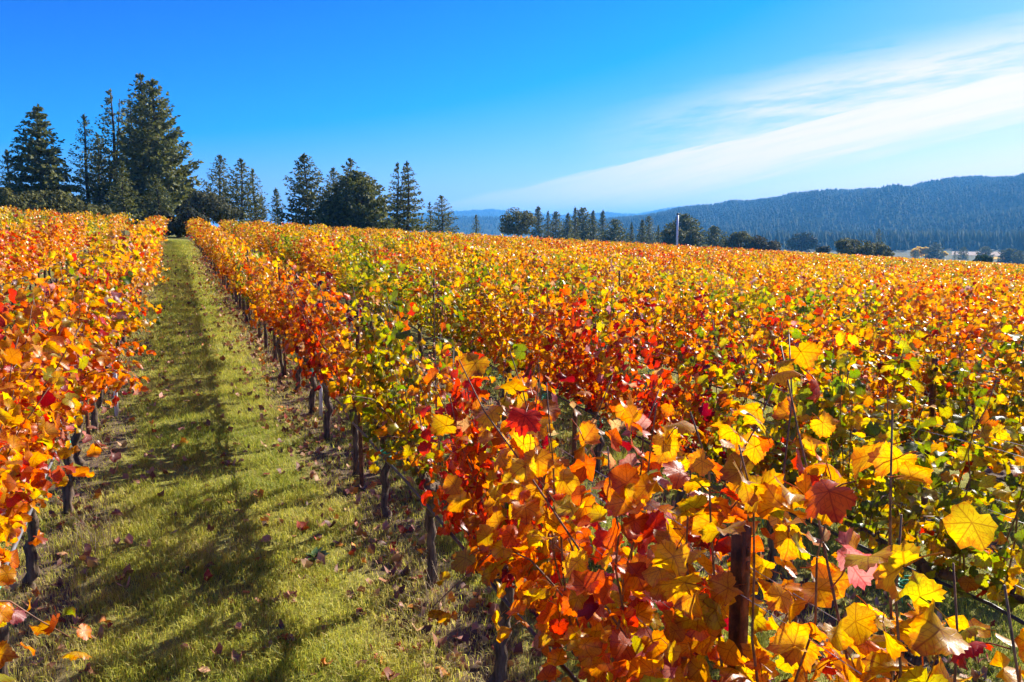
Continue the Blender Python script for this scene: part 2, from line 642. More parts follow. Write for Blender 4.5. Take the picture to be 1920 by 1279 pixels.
gx = graded(-6, 14, 0.22, 1.13, 13000)
gy = graded(-1, 26, 0.25, 1.12, 13000)
GX, GY = np.meshgrid(gx, gy)
GZ = ground_z(GX, GY)
nv = np.stack([GX.ravel(), GY.ravel(), GZ.ravel()], 1)
ix = np.arange(len(gx) * len(gy)).reshape(len(gy), len(gx))
gq = np.stack([ix[:-1, :-1], ix[:-1, 1:], ix[1:, 1:], ix[1:, :-1]], -1).reshape(-1, 4)
add('ground', new_mesh('ground', nv, None, M_GROUND, smooth=True, quads=gq), kind='structure')

# ------------------------------------------------------------------ far hills and their forest
def hill_material(name, ca, cb):
    b = MB(name)
    g = b.n('ShaderNodeNewGeometry')
    n1_ = b.noise(g.outputs['Position'], 0.012, 5, 0.6)
    c = b.mix(b.rng(n1_, 0.35, 0.65), ca, cb)
    return b.done(b.pbr(c, 0.95, 0.0).outputs[0])


M_HILL = hill_material('forest_floor', (0.030, 0.042, 0.018), (0.065, 0.075, 0.030))


def forest(name, label, pts, hts, seed, dark=(0.022, 0.036, 0.014), light=(0.060, 0.078, 0.026), wid=0.22):
    """many small conifers as one mass: three stacked ragged skirts each"""
    r = np.random.default_rng(seed)
    a = np.linspace(0, 2 * np.pi, 6, endpoint=False)
    tv = [[0, 0, 1.0]]
    tt = []
    for k, (z0, rr) in enumerate(((0.50, 0.55), (0.12, 1.0))):
        base = len(tv)
        for i, t in enumerate(a):
            w = rr * (1.0 if i % 2 else 0.66)
            tv.append([math.cos(t + k * 0.5) * w, math.sin(t + k * 0.5) * w, z0])
        apex = 0
        if k:
            tv.append([0, 0, 0.72]); apex = len(tv) - 1
        for i in range(6):
            tt.append((apex, base + i, base + (i + 1) % 6))
    tv, tt = np.array(tv, float), np.array(tt)
    n = len(pts)
    ang = r.random(n) * 6.28
    w = hts * wid * (0.7 + 0.6 * r.random(n))
    m = np.zeros((n, 3, 3))
    m[:, 0, 0] = np.cos(ang) * w; m[:, 0, 1] = -np.sin(ang) * w
    m[:, 1, 0] = np.sin(ang) * w; m[:, 1, 1] = np.cos(ang) * w
    m[:, 2, 2] = hts
    v, f = stamp(tv, tt, m, pts)
    t = np.clip(r.random(n) * 0.55 + 1.1 * (fbm(pts[:, 0] / 110, pts[:, 1] / 110, 4, 3) - 0.42) + 0.5 * (fbm(pts[:, 0] / 500, pts[:, 1] / 500, 14, 2) - 0.4), 0, 1.3)[:, None]
    c = np.array(dark) * (1 - t) + np.array(light) * t
    c = np.repeat(c, len(tv), axis=0)
    return add(name, new_mesh(name, v, f, M_FOREST, col=c), label=label, cat='forest', kind='stuff')


def hill(name, label, sky_px, d_near, d_far, seed, n_trees, th, rough=0.12, flabel=None, wid=0.22, crest_n=500):
    """a ridge: its crest passes through the given sky line at distance d_far, its foot lies on the valley floor"""
    azs, tans = [], []
    for px, py in sky_px:
        x, y, t = px_dir(px, py)
        azs.append(math.atan2(x, y)); tans.append(t)
    azs, tans = np.array(azs), np.array(tans)
    na, nd = 150, 44
    A = np.linspace(azs[0], azs[-1], na)
    S = np.linspace(0, 1.35, nd)
    AA, SS = np.meshgrid(A, S)

    def surf(aa, ss):
        d = d_near + (d_far - d_near) * ss
        x, y = np.sin(aa) * d, np.cos(aa) * d
        crest = EYE + np.interp(aa, azs, tans) * d_far - th * 0.8
        prof = np.where(ss < 1, np.sin(np.clip(ss, 0, 1) * np.pi / 2) ** 1.25, 1 - (ss - 1) * 1.2)
        z = VALLEY - 4 + (crest - VALLEY + 4) * prof
        spur = (fbm(aa * 22 + seed, ss * 2.2, seed, 4) - 0.5)
        z = z + spur * rough * (crest - VALLEY) * np.sin(np.clip(ss, 0, 1) * np.pi) * 2
        return np.stack([x, y, z], -1)
    P = surf(AA, SS).reshape(-1, 3)
    ii = np.arange(na * nd).reshape(nd, na)
    q = np.stack([ii[:-1, :-1], ii[:-1, 1:], ii[1:, 1:], ii[1:, :-1]], -1).reshape(-1, 4)
    add(name, new_mesh(name, P, None, M_HILL, smooth=True, quads=q), kind='structure')
    if n_trees:
        r = np.random.default_rng(seed)
        aa = azs[0] + (azs[-1] - azs[0]) * r.random(n_trees)
        ss = np.sqrt(r.random(n_trees)) * 1.02
        ss[:crest_n] = 0.97 + 0.06 * r.random(crest_n)
        pts = surf(aa, ss)
        pts[:, 2] -= 1.0
        h = th * (0.55 + 0.75 * r.random(n_trees) ** 1.5)
        forest('hill_forest', flabel, pts, h, seed + 1, wid=wid)


hill('far_ridge', None, [(640, 402), (780, 400), (880, 394), (927, 392), (952, 395), (1000, 400), (1052, 403), (1100, 401), (1139, 397), (1167, 400), (1192, 401),
                         (1239, 392), (1270, 387), (1317, 388), (1420, 396), (1600, 400)], 4600, 6200, 3, 5200, 14, 0.06, 'hazy blue forest covering the farthest ridge', 0.5, 700)
hill('middle_ridge', None, [(600, 412), (800, 408), (860, 405), (960, 407), (1060, 412), (1146, 412), (1250, 414), (1400, 412)], 2300, 3300, 5, 3500, 14, 0.1,
     'blue forest on the low ridge in the gap right of the trees', 0.35)
hill('right_ridge', None, [(1040, 424), (1146, 411), (1208, 405), (1286, 389), (1380, 381), (1480, 367), (1549, 363), (1661, 353), (1717, 350), (1760, 343), (1810, 332),
                           (1841, 331), (1920, 335), (2050, 345), (2250, 338)], 1250, 2450, 9, 24000, 12, 0.30, 'dense blue green forest covering the long ridge at right', 0.34, 1500)

hill('foothill', None, [(1200, 436), (1330, 428), (1420, 417), (1500, 412), (1590, 421), (1700, 418), (1800, 405), (1880, 396), (1960, 392), (2120, 384), (2260, 380)],
     1150, 1640, 15, 7000, 14, 0.25, 'forest on the nearer fold below the long right ridge', 0.32, 900)

# tall conifers at the foot of the ridge, beyond the valley fields
r = np.random.default_rng(21)
n = 2600
pxs = r.uniform(1130, 2000, n)
ds = r.uniform(890, 1250, n)
pts, hts = [], []
for px, d in zip(pxs, ds):
    x, y, _ = px_dir(px, 470)
    if 1700 < px < 1905 and d < 960: continue
    if px < 1560 and r.random() < 0.45: continue
    pts.append((x * d, y * d, gz(x * d, y * d) - 0.5))
    hts.append(r.uniform(11, 24))
forest('valley_forest', 'band of tall dark conifers at the foot of the right ridge', np.array(pts), np.array(hts), 33, wid=0.20)

# ------------------------------------------------------------------ trees one can tell apart
def part_mesh(geo, name, mat):
    return geo.mesh(name, mat)


def conifer(px, py_tip, d, w_px, name, label, seed, style='redwood', cat='conifer', group=None, bottom=0.10, lean=0.0, dens=1.0, tips=1, tone=0.0, h_over=None, detail=1.0):
    r = np.random.default_rng(seed)
    x, y, t = px_dir(px, py_tip)
    bx, by = x * d, y * d
    bz = gz(bx, by)
    H = EYE + t * d - bz
    slant = math.hypot(F_PX, px - IMG_W / 2)
    R = w_px / 2 / F_PX * d * math.cos(math.atan2(px - IMG_W / 2, F_PX))
    root = add(name, None, loc=(bx, by, bz - 0.1), label=label, cat=cat, group=group)
    g = Geo()
    zz = np.linspace(0, 0.985, 9)
    tw = H * 0.016 + 0.06
    cx = lean * zz ** 2 * R + 0.04 * R * np.sin(zz * 5 + seed)
    g.tube(np.stack([cx, 0.03 * R * np.cos(zz * 4), zz * H], 1), tw * (1 - zz) ** 0.85 + 0.03, 7)
    if tips == 2:
        z2 = np.linspace(0.45, 0.94, 5)
        g.tube(np.stack([R * 0.05 + (z2 - 0.45) * R * 0.45, 0 * z2, z2 * H], 1), tw * 0.5 * (1 - z2) + 0.03, 5)
    nb = int((100 if style == 'redwood' else 120) * dens)
    tv = np.array([[0, 0, 0], [-0.5, 0.34, 0.02], [0, 1, -0.03], [0.5, 0.34, 0.02]], float)
    tt = np.array([[0, 1, 2], [0, 2, 3]])
    pos, nrm, tip, siz, shade = [], [], [], [], []
    lg = Geo()
    for k in range(nb):
        f = bottom + (1 - bottom) * ((k + r.random()) / nb) ** 0.92
        if d < 160: f = f + (round(f * 13) / 13 - f) * 0.38
        z0 = f * H * 0.985
        s = 1 - f
        if style == 'redwood':
            prof = min(1.0, s * 1.3 + 0.03) ** 0.82 * (0.86 + 0.14 * math.sin(f * 9 + seed) ** 2)
            up0 = 0.30 - 0.75 * s
            curl = 0.45
        elif style == 'dense':
            prof = math.sin(min(1, s * 1.35 + 0.04) * math.pi / 2) ** 0.85
            up0 = 0.35 - 0.5 * s; curl = 0.15
        else:
            prof = (s + 0.03) ** 0.85 * 1.02
            up0 = 0.25 - 0.5 * s; curl = 0.12
        L = R * prof * (0.62 + 0.44 * r.random() ** 0.6)
        az = k * 2.399 + r.normal() * 0.4
        dirh = np.array([math.cos(az), math.sin(az), 0])
        xc = np.interp(f, zz, cx)
        b0 = np.array([xc, 0, z0])
        if tips == 2 and f > 0.5 and math.cos(az) > -0.2:
            b0[0] += R * 0.05 + (f - 0.45) * R * 0.45
            if f > 0.93: continue
        m = max(3, int(L / (0.30 if d < 160 else 0.65) * detail))
        ts = np.linspace(0.0, 1, 5)
        bp = b0 + dirh * (ts * L)[:, None] + np.array([0, 0, 1.0]) * (up0 * ts + curl * ts ** 2.2)[:, None] * L
        if k % 2 == 0 and L > 0.8:
            lg.tube(bp[:4], np.linspace(0.05, 0.015, 4) * (H / 18), 3, cap=False)
        tsn = np.linspace(0.18, 1.0, m)
        for q in tsn:
            p = b0 + dirh * q * L + np.array([0, 0, 1.0]) * (up0 * q + curl * q ** 2.2) * L
            nsp = 6 if q > 0.5 else 5
            side = np.array([-dirh[1], dirh[0], 0])
            for _ in range(nsp):
                lat = r.normal() * 0.17 * L * (1 - 0.55 * q)
                pp = p + side * lat + r.normal(size=3) * np.array([0.12, 0.12, 0.10]) * min(1.0, L)
                tdir = dirh * (0.8 + 0.3 * r.random()) + side * (np.sign(lat) * 0.5 + r.normal() * 0.5) + np.array([0, 0, r.normal() * 0.28 + (0.15 if style == 'redwood' else -0.05)])
                pos.append(pp); tip.append(tdir)
                nrm.append(np.array([r.normal() * 0.9, r.normal() * 0.9, 0.8]))
                siz.append((0.26 + 0.30 * r.random()) * (0.55 + 0.5 * s) * max(0.75, R / 3.4) * (1.0 if d < 160 else 1.35))
                shade.append(r.random())
    # leader
    for k in range(14):
        zt = H * (0.93 + 0.07 * k / 14)
        pos.append(np.array([np.interp(zt / H, zz, cx), 0, zt])); tip.append(np.array([r.normal() * 0.5, r.normal() * 0.5, 1.0]))
        nrm.append(np.array([r.normal(), r.normal(), 0.3])); siz.append(0.45); shade.append(r.random())
    pos, nrm, tip, siz, shade = map(np.array, (pos, nrm, tip, siz, shade))
    mats = frames(nrm, tip, siz)
    mats[:, :, 0] *= 0.62
    v, fcs = stamp(tv, tt, mats, pos)
    lo, hi = np.array([0.045, 0.066, 0.020]), np.array([0.225, 0.225, 0.050])
    c = lo + (hi - lo) * np.clip(shade + tone, 0, 1.2)[:, None]
    add('trunk', g.mesh('trunk', M_TRUNK), root)
    if lg.v:
        add('branches', lg.mesh('branches', M_TRUNK), root, kind='stuff')
    add('crown', new_mesh('crown', v, fcs, M_NEEDLE, col=np.repeat(c, 4, axis=0)), root)
    return root


def broadleaf(px, py_top, d, w_px, name, label, seed, cat='tree', group=None, flat=0.75, colr=((0.045, 0.055, 0.022), (0.14, 0.135, 0.055)), leaf=0.30, n_leaf=2600, low=0.12, base_py=None):
    r = np.random.default_rng(seed)
    x, y, t = px_dir(px, py_top)
    bx, by = x * d, y * d
    bz = gz(bx, by)
    H = max(1.2, EYE + t * d - bz)
    R = w_px / 2 / F_PX * d * math.cos(math.atan2(px - IMG_W / 2, F_PX))
    root = add(name, None, loc=(bx, by, bz - 0.1), label=label, cat=cat, group=group)
    g = Geo()
    ch = min(H * (1 - low), R * 2 * flat) / 2        # crown half height
    zc = H - ch
    th = max(0.4, zc - ch * 0.3)
    g.tube([(0, 0, 0), (0.03 * R, 0, th * 0.5), (0, 0.02 * R, th)], [0.06 * R + 0.08, 0.05 * R + 0.05, 0.04 * R + 0.04], 8)
    pos, nrm, tip = [], [], []
    nl = 16
    lobes = []
    for k in range(nl):
        a = k * 2.399 + r.normal() * 0.3
        e = r.uniform(-0.7, 1.0)
        rr = math.sqrt(max(0, 1 - e * e))
        q = 0.70
        c = np.array([math.cos(a) * rr * R * q, math.sin(a) * rr * R * q, zc + e * ch * 0.68])
        lobes.append((c, r.uniform(0.28, 0.46)))
        g.tube([(0, 0, th * 0.9), tuple((np.array([0, 0, th]) + c) / 2 + r.normal(size=3) * 0.1), tuple(c)], [0.035 * R + 0.03, 0.02 * R + 0.02, 0.01], 5, cap=False)
    per = n_leaf // nl
    for c, q in lobes:
        v = r.normal(size=(per, 3)); v /= np.linalg.norm(v, axis=1, keepdims=True)
        rad = (0.55 + 0.5 * r.random(per) ** 0.6)[:, None]
        p = c + v * rad * np.array([q * R, q * R, q * max(ch, 0.5 * R) * 1.05])
        pos.append(p); nrm.append(v + r.normal(size=(per, 3)) * 0.55 + np.array([0, 0, 0.25])); tip.append(r.normal(size=(per, 3)))
    pos, nrm, tip = np.concatenate(pos), np.concatenate(nrm), np.concatenate(tip)
    keep = pos[:, 2] > 0.12
    pos, nrm, tip = pos[keep], nrm[keep], tip[keep]
    tv = np.array([[0, -0.5, 0], [0.45, 0, 0.08], [0, 0.6, 0], [-0.45, 0, 0.08]], float)
    tt = np.array([[0, 1, 2], [0, 2, 3]])
    v, f = stamp(tv, tt, frames(nrm, tip, leaf * (0.6 + 0.8 * r.random(len(pos)))), pos)
    lo, hi = np.array(colr[0]), np.array(colr[1])
    c = lo + (hi - lo) * r.random(len(pos))[:, None]
    add('trunk', g.mesh('trunk', M_TRUNK), root)
    add('crown', new_mesh('crown', v, f, M_POPLAR if 'poplar' in name else M_OAK, col=np.repeat(c, 4, axis=0)), root)
    return root


GL = 'tall evergreens behind the end of the aisle'
conifer(14, 283, 112, 90, 'conifer_tree', 'thin sparse evergreen cut by the left edge of the picture', 1, 'fir', dens=0.6, group=GL)
conifer(68, 197, 104, 165, 'fir_tree', 'broad dark fir standing alone, leftmost of the tall evergreens', 2, 'fir', dens=1.35, group=GL, bottom=0.06)
conifer(155, 215, 114, 92, 'redwood_tree', 'slim open redwood with bare trunk right of the broad dark fir', 3, 'redwood', dens=0.75, group=GL, bottom=0.2)
conifer(205, 167, 116, 116, 'redwood_tree', 'tall narrow redwood with twin tops left of the tallest tree', 4, 'redwood', dens=1.15, group=GL, tips=2)
conifer(180, 250, 120, 90, 'redwood_tree', 'lower dark redwood behind the twin topped one', 41, 'redwood', dens=1.0, group=GL)
conifer(243, 188, 118, 90, 'redwood_tree', 'narrow redwood tucked against the left of the tallest tree', 5, 'redwood', dens=0.9, group=GL)
conifer(266, 137, 112, 140, 'redwood_tree', 'tallest redwood of all, behind the end of the aisle', 6, 'redwood', dens=1.45, group=GL)
conifer(288, 149, 108, 160, 'redwood_tree', 'second tallest redwood with sunlit right flank', 7, 'redwood', dens=1.6, group=GL, tone=0.12)
conifer(228, 305, 96, 84, 'fir_tree', 'short bushy young fir in front of the tallest redwoods', 8, 'fir', dens=1.0, group=GL, bottom=0.03, tone=0.15)
conifer(292, 330, 98, 100, 'fir_tree', 'low dense fir below the second tallest redwood', 81, 'fir', dens=1.1, group=GL, bottom=0.03)
GM = 'evergreens along the far edge of the vineyard'
conifer(410, 291, 118, 92, 'redwood_tree', 'slender redwood, left one of the pair right of the round oak', 9, 'redwood', dens=0.9, group=GM)
conifer(450, 298, 114, 94, 'redwood_tree', 'slender redwood, right one of the pair right of the round oak', 10, 'redwood', dens=0.95, group=GM)
conifer(474, 318, 116, 64, 'redwood_tree', 'lower redwood leaning on the right of the slender pair', 101, 'redwood', dens=0.8, group=GM, tone=0.1)
conifer(517, 352, 190, 56, 'fir_tree', 'small hazy fir standing far back between two tall redwoods', 11, 'fir', dens=0.9, group=GM)
conifer(490, 365, 190, 40, 'fir_tree', 'smallest hazy fir just left of the small far fir', 111, 'fir', dens=0.7, group=GM)
conifer(571, 289, 112, 112, 'redwood_tree', 'pointed redwood with straight bare trunk left of the dense dark tree', 12, 'redwood', dens=1.15, group=GM)
conifer(626, 314, 122, 80, 'redwood_tree', 'redwood peeping out left of the dense dark tree', 13, 'redwood', dens=0.95, group=GM)
conifer(657, 297, 118, 100, 'redwood_tree', 'redwood top rising behind the dense dark tree', 14, 'redwood', dens=1.0, group=GM)
conifer(668, 322, 108, 130, 'evergreen_tree', 'broad dense dark cone shaped evergreen with olive sunlit right side', 15, 'dense', dens=1.9, group=GM, bottom=0.03)
conifer(618, 352, 110, 70, 'evergreen_tree', 'low dense dark evergreen filling the left foot of the broad cone', 151, 'dense', dens=1.1, group=GM, bottom=0.03)
conifer(744, 306, 116, 92, 'fir_tree', 'ragged fir with two tips, left half of the last tall pair', 16, 'fir', dens=0.8, group=GM, tips=2)
conifer(763, 303, 114, 96, 'fir_tree', 'ragged fir with long side branches, right half of the last tall pair', 17, 'fir', dens=0.75, group=GM)
conifer(828, 367, 150, 64, 'fir_tree', 'dark bushy fir low on the skyline right of the last tall pair', 18, 'dense', dens=1.0, group=GM)
conifer(806, 380, 155, 50, 'fir_tree', 'lower fir on the left of the dark bushy fir', 181, 'fir', dens=0.8, group=GM)

OLIVE = ((0.065, 0.072, 0.022), (0.21, 0.20, 0.055))
broadleaf(385, 357, 92, 110, 'oak_tree', 'round dark green oak right of the aisle end', 51, 'oak', leaf=0.26, n_leaf=4200, colr=((0.035, 0.045, 0.02), (0.13, 0.125, 0.05)))
broadleaf(331, 384, 73, 104, 'oak_tree', 'dark oak closing the view straight down the aisle', 52, 'oak', leaf=0.26, n_leaf=3600, low=0.0, flat=1.2, colr=((0.022, 0.028, 0.012), (0.06, 0.065, 0.03)))
GS = 'shrubs above the rows at left'
for k, (px, py, w, what) in enumerate(((10, 352, 60, 'olive shrub at the left edge above the vines'), (48, 358, 70, 'olive shrub, second from the left edge above the vines'),
                                       (95, 351, 64, 'upright pale olive shrub, tallest of those above the left rows'), (140, 372, 70, 'low olive shrub right of the upright pale one'),
                                       (180, 380, 64, 'low dark olive shrub left of the young fir'))):
    broadleaf(px, py, 84 + k * 1.5, w, 'shrub', what, 60 + k, 'shrub', GS, flat=1.1, colr=OLIVE, leaf=0.24, n_leaf=2200, low=0.0)

# smaller trees down the slope
GF = 'small dark conifers on the skyline down the slope'
far_list = [(893, 402, 230, 16), (1010, 386, 250, 30), (1028, 395, 255, 26), (1043, 396, 262, 28), (1064, 399, 240, 30), (1078, 388, 250, 30), (1092, 389, 262, 34), (1113, 394, 240, 30),
            (1131, 394, 250, 30), (1154, 411, 235, 30), (1184, 417, 260, 24), (1204, 411, 250, 26), (1217, 405, 262, 22), (1235, 423, 245, 18)]
ordn = ['first', 'second', 'third', 'fourth', 'fifth', 'sixth', 'seventh', 'eighth', 'ninth', 'tenth', 'eleventh', 'twelfth', 'thirteenth', 'fourteenth']
for k, (px, py, d, w) in enumerate(far_list):
    conifer(px, py, d, w * (1.65 + 0.35 * math.sin(k * 2.3)), 'conifer_tree', 'small dark conifer on the skyline left of the white pole, %s from the left' % ordn[k], 200 + k, 'fir' if k % 3 else 'dense', group=GF, dens=0.8, bottom=0.25, detail=1.3)
broadleaf(971, 390, 190, 72, 'oak_tree', 'round olive green oak alone on the skyline in the middle', 71, 'oak', leaf=0.42, n_leaf=3200, colr=OLIVE)
conifer(1283, 402, 230, 84, 'evergreen_tree', 'broad dark evergreen rising behind the white pole', 72, 'dense', dens=1.1, bottom=0.2)
GO = 'oaks along the skyline at right'
broadleaf(1262, 427, 200, 44, 'oak_tree', 'small olive oak at the foot of the white pole', 73, 'oak', GO, leaf=0.45, n_leaf=1800, colr=OLIVE)
broadleaf(1296, 431, 205, 46, 'oak_tree', 'small olive oak just right of the white pole', 74, 'oak', GO, leaf=0.45, n_leaf=1800, colr=OLIVE)
conifer(1340, 424, 240, 60, 'evergreen_tree', 'dark spiky evergreen left of the twin oaks', 75, 'dense', dens=0.9, bottom=0.3)
broadleaf(1388, 435, 200, 66, 'oak_tree', 'grey green oak, left one of the twin oaks on the skyline', 76, 'oak', GO, leaf=0.45, n_leaf=2600, colr=OLIVE)
broadleaf(1434, 440, 200, 62, 'oak_tree', 'darker oak, right one of the twin oaks on the skyline', 77, 'oak', GO, leaf=0.45, n_leaf=2600, colr=((0.04, 0.042, 0.02), (0.12, 0.105, 0.05)))
broadleaf(1505, 436, 480, 56, 'tree', 'hazy blue green tree far behind, right of the twin oaks', 78, 'tree', leaf=1.0, n_leaf=1600, colr=((0.03, 0.04, 0.02), (0.06, 0.07, 0.03)))
broadleaf(1545, 461, 220, 34, 'bush', 'small dark bush peeping over the vines left of the wide oak', 79, 'bush', leaf=0.42, n_leaf=1200)
broadleaf(1604, 441, 205, 74, 'oak_tree', 'wide olive oak, left of the right hand oak pair', 80, 'oak', GO, leaf=0.45, n_leaf=3000, colr=OLIVE)
broadleaf(1647, 454, 210, 52, 'oak_tree', 'lower rounded oak on the right of the wide olive oak', 81, 'oak', GO, leaf=0.45, n_leaf=2200, colr=OLIVE)
conifer(1649, 428, 520, 30, 'conifer_tree', 'dark conifer standing above the right hand oaks', 82, 'fir', dens=0.6, detail=1.2, bottom=0.15)
YEL = ((0.80, 0.50, 0.02), (0.95, 0.68, 0.04))
broadleaf(1722, 463, 640, 26, 'poplar_tree', 'bright yellow autumn poplar in the valley, larger left one', 83, 'tree', leaf=1.1, n_leaf=1300, colr=YEL)
broadleaf(1737, 464, 640, 20, 'poplar_tree', 'bright yellow autumn poplar in the valley, middle one', 84, 'tree', leaf=1.1, n_leaf=1100, colr=YEL)
broadleaf(1771, 472, 650, 12, 'poplar_tree', 'small yellow tree right of the dark valley conifer', 85, 'tree', leaf=1.0, n_leaf=600, colr=YEL)
conifer(1754, 455, 600, 32, 'conifer_tree', 'dark conifer right of the yellow poplars', 86, 'dense', dens=0.7, detail=1.2)
conifer(1716, 470, 600, 18, 'conifer_tree', 'small dark conifer in front of the yellow poplars', 87, 'dense', dens=0.5, detail=1.2)
conifer(1807, 463, 620, 22, 'conifer_tree', 'lone dark conifer in front of the tan valley field', 88, 'dense', dens=0.6, detail=1.2)
conifer(1791, 471, 640, 12, 'conifer_tree', 'tiny dark conifer left of the lone one by the tan field', 89, 'fir', dens=0.4, detail=1.2)
conifer(1848, 462, 640, 30, 'conifer_tree', 'dark tree above the round green bush', 90, 'dense', dens=0.6, detail=1.2)
broadleaf(1844, 477, 205, 34, 'bush', 'round bright green bush on the vineyard edge at far right', 91, 'bush', leaf=0.36, n_leaf=1800, colr=((0.03, 0.06, 0.015), (0.09, 0.16, 0.03)), low=0.0)
conifer(1894, 466, 560, 40, 'conifer_tree', 'dark tree at the far right edge of the valley', 92, 'dense', dens=0.7, detail=1.2)
conifer(1914, 470, 540, 30, 'conifer_tree', 'dark tree cut by the right edge of the valley', 93, 'dense', dens=0.6, detail=1.2)

# tan and yellow fields on the valley floor
def field(name, px0, px1, d0, d1, col, col2):
    b = MB(name)
    g = b.n('ShaderNodeNewGeometry')
    c = b.mix(b.rng(b.noise(g.outputs['Position'], 0.05, 5), 0.35, 0.65), col, col2)
    m = b.done(b.pbr(c, 0.95, 0.05).outputs[0])
    vv, qq = [], []
    for j, d in enumerate(np.linspace(d0, d1, 8)):
        for i, px in enumerate(np.linspace(px0, px1, 10)):
            x, y, _ = px_dir(px, 470)
            vv.append((x * d, y * d, gz(x * d, y * d) + 0.35))
    for j in range(7):
        for i in range(9):
            qq.append((j * 10 + i, j * 10 + i + 1, j * 10 + i + 11, j * 10 + i + 10))
    add(name, new_mesh(name, vv, None, m, quads=qq), kind='structure')


field('stubble_field', 1785, 1900, 800, 930, (0.34, 0.25, 0.17), (0.42, 0.33, 0.24))
field('autumn_field', 1858, 1886, 690, 770, (0.62, 0.33, 0.03), (0.72, 0.42, 0.04))

# wind machine mast
x, y, t = px_dir(1271, 400)
d = 100.0
top = EYE + t * d
g0 = gz(x * d, y * d)
root = add('pole', None, loc=(x * d, y * d, g0), label='white steel pole with dark cap standing at the vineyard edge', cat='pole')
g = Geo()
g.tube([(0, 0, -0.2), (0, 0, (top - g0) * 0.5), (0, 0, top - g0 - 0.18)], [0.135, 0.13, 0.12], 16)
add('shaft', g.mesh('shaft', M_STEELW), root)
g = Geo()
g.tube([(0, 0, top - g0 - 0.18), (0, 0, top - g0 - 0.06), (0, 0, top - g0)], [0.17, 0.17, 0.15], 16)
add('cap', g.mesh('cap', M_CAP), root)


# ------------------------------------------------------------------ grape leaves
def leaf_outline(lobing, seed, npts=34):
    key = np.array([(0, 1.0), (14, .87), (27, .70), (38, .82), (52, .92), (68, .79), (84, .63), (100, .70), (118, .73), (140, .64), (160, .54), (172, .36), (180, .12)])
    rnd = np.array([(0, .95), (14, .92), (27, .88), (38, .88), (52, .88), (68, .84), (84, .78), (100, .76), (118, .74), (140, .66), (160, .55), (172, .36), (180, .12)])
    r = np.random.default_rng(seed)
    a = np.linspace(-180, 180, npts, endpoint=False) + 180.0 / npts
    rad = lobing * np.interp(np.abs(a), key[:, 0], key[:, 1]) + (1 - lobing) * np.interp(np.abs(a), rnd[:, 0], rnd[:, 1])
    rad *= 1 + (0.03 + 0.055 * r.random(npts)) * np.where(np.arange(npts) % 2, 1, -1) + r.normal(size=npts) * 0.018
    return np.radians(a), rad


def leaf_template(seed, npts=34, inner=12, curl=0.0, petiole=True):
    """blade with its stalk joint at the origin, tip along +y, upper face +z; unit = joint to tip"""
    r = np.random.default_rng(seed)
    a, rad = leaf_outline(r.uniform(0.25, 0.95), seed, npts)
    ai, ri = leaf_outline(0.2, seed + 7, inner)
    pts = [(0.0, 0.0)]
    pts += [(math.sin(t) * q * 0.52, math.cos(t) * q * 0.52) for t, q in zip(ai, ri)]
    pts += [(math.sin(t) * q, math.cos(t) * q) for t, q in zip(a, rad)]
    p = np.array(pts)
    tris = []
    for i in range(inner):
        tris.append((0, 1 + (i + 1) % inner, 1 + i))
    i = j = 0
    o0 = 1 + inner
    while i < inner or j < npts:                       # bridge inner ring and margin
        ta = ai[i % inner] + (2 * math.pi if i >= inner else 0)
        tb = a[j % npts] + (2 * math.pi if j >= npts else 0)
        na_ = ai[(i + 1) % inner] + (2 * math.pi if i + 1 >= inner else 0)
        nb_ = a[(j + 1) % npts] + (2 * math.pi if j + 1 >= npts else 0)
        if (nb_ <= na_ and j < npts) or i >= inner:
            tris.append((1 + i % inner, o0 + (j + 1) % npts, o0 + j % npts)); j += 1
        else:
            tris.append((1 + i % inner, 1 + (i + 1) % inner, o0 + j % npts)); i += 1
    x, y = p[:, 0].copy(), p[:, 1].copy()
    rr = np.hypot(x, y)
    th = np.arctan2(x, y)
    k1, k2, k3, ph = r.uniform(-0.05, 0.38), r.uniform(-0.1, 0.45), r.uniform(0.10, 0.28), r.uniform(0, 6.28)
    z = -k1 * rr ** 2 + k2 * np.abs(x) ** 1.2 + k3 * np.sin(3 * th + ph) * rr ** 2 + 0.09 * np.sin(7 * th + ph * 2) * rr ** 3
    if curl:
        # roll the blade about its midrib
        R = 1.0 / curl
        x2 = (R - z) * np.sin(x / R)
        z2 = R - (R - z) * np.cos(x / R)
        x, z = x2, z2
    bend = r.uniform(0.0, 0.7) + (0.5 if curl else 0)
    Rb = 1.0 / max(bend, 0.05)
    y2 = (Rb + z) * np.sin(y / Rb)
    z = (Rb + z) * np.cos(y / Rb) - Rb
    y = y2
    v = np.stack([x, y, z], 1)
    uv = p * 0.5 + 0.5
    if petiole:
        n0 = len(v)
        st = np.array([[-.022, 0, -.012], [.022, 0, -.012], [0, 0, -.05], [-.02, -.5, -.10], [.02, -.5, -.10], [0, -.5, -.14], [-.025, -.95, -.34], [.025, -.95, -.34], [0, -.95, -.38]])
        v = np.concatenate([v, st])
        uv = np.concatenate([uv, np.tile([[0.5, 0.53]], (9, 1))])
        for s in (0, 3):
            for q in range(3):
                q2 = (q + 1) % 3
                tris.append((n0 + s + q, n0 + s + q2, n0 + s + 3 + q)); tris.append((n0 + s + q2, n0 + s + 3 + q2, n0 + s + 3 + q))
    return v, np.array(tris), uv


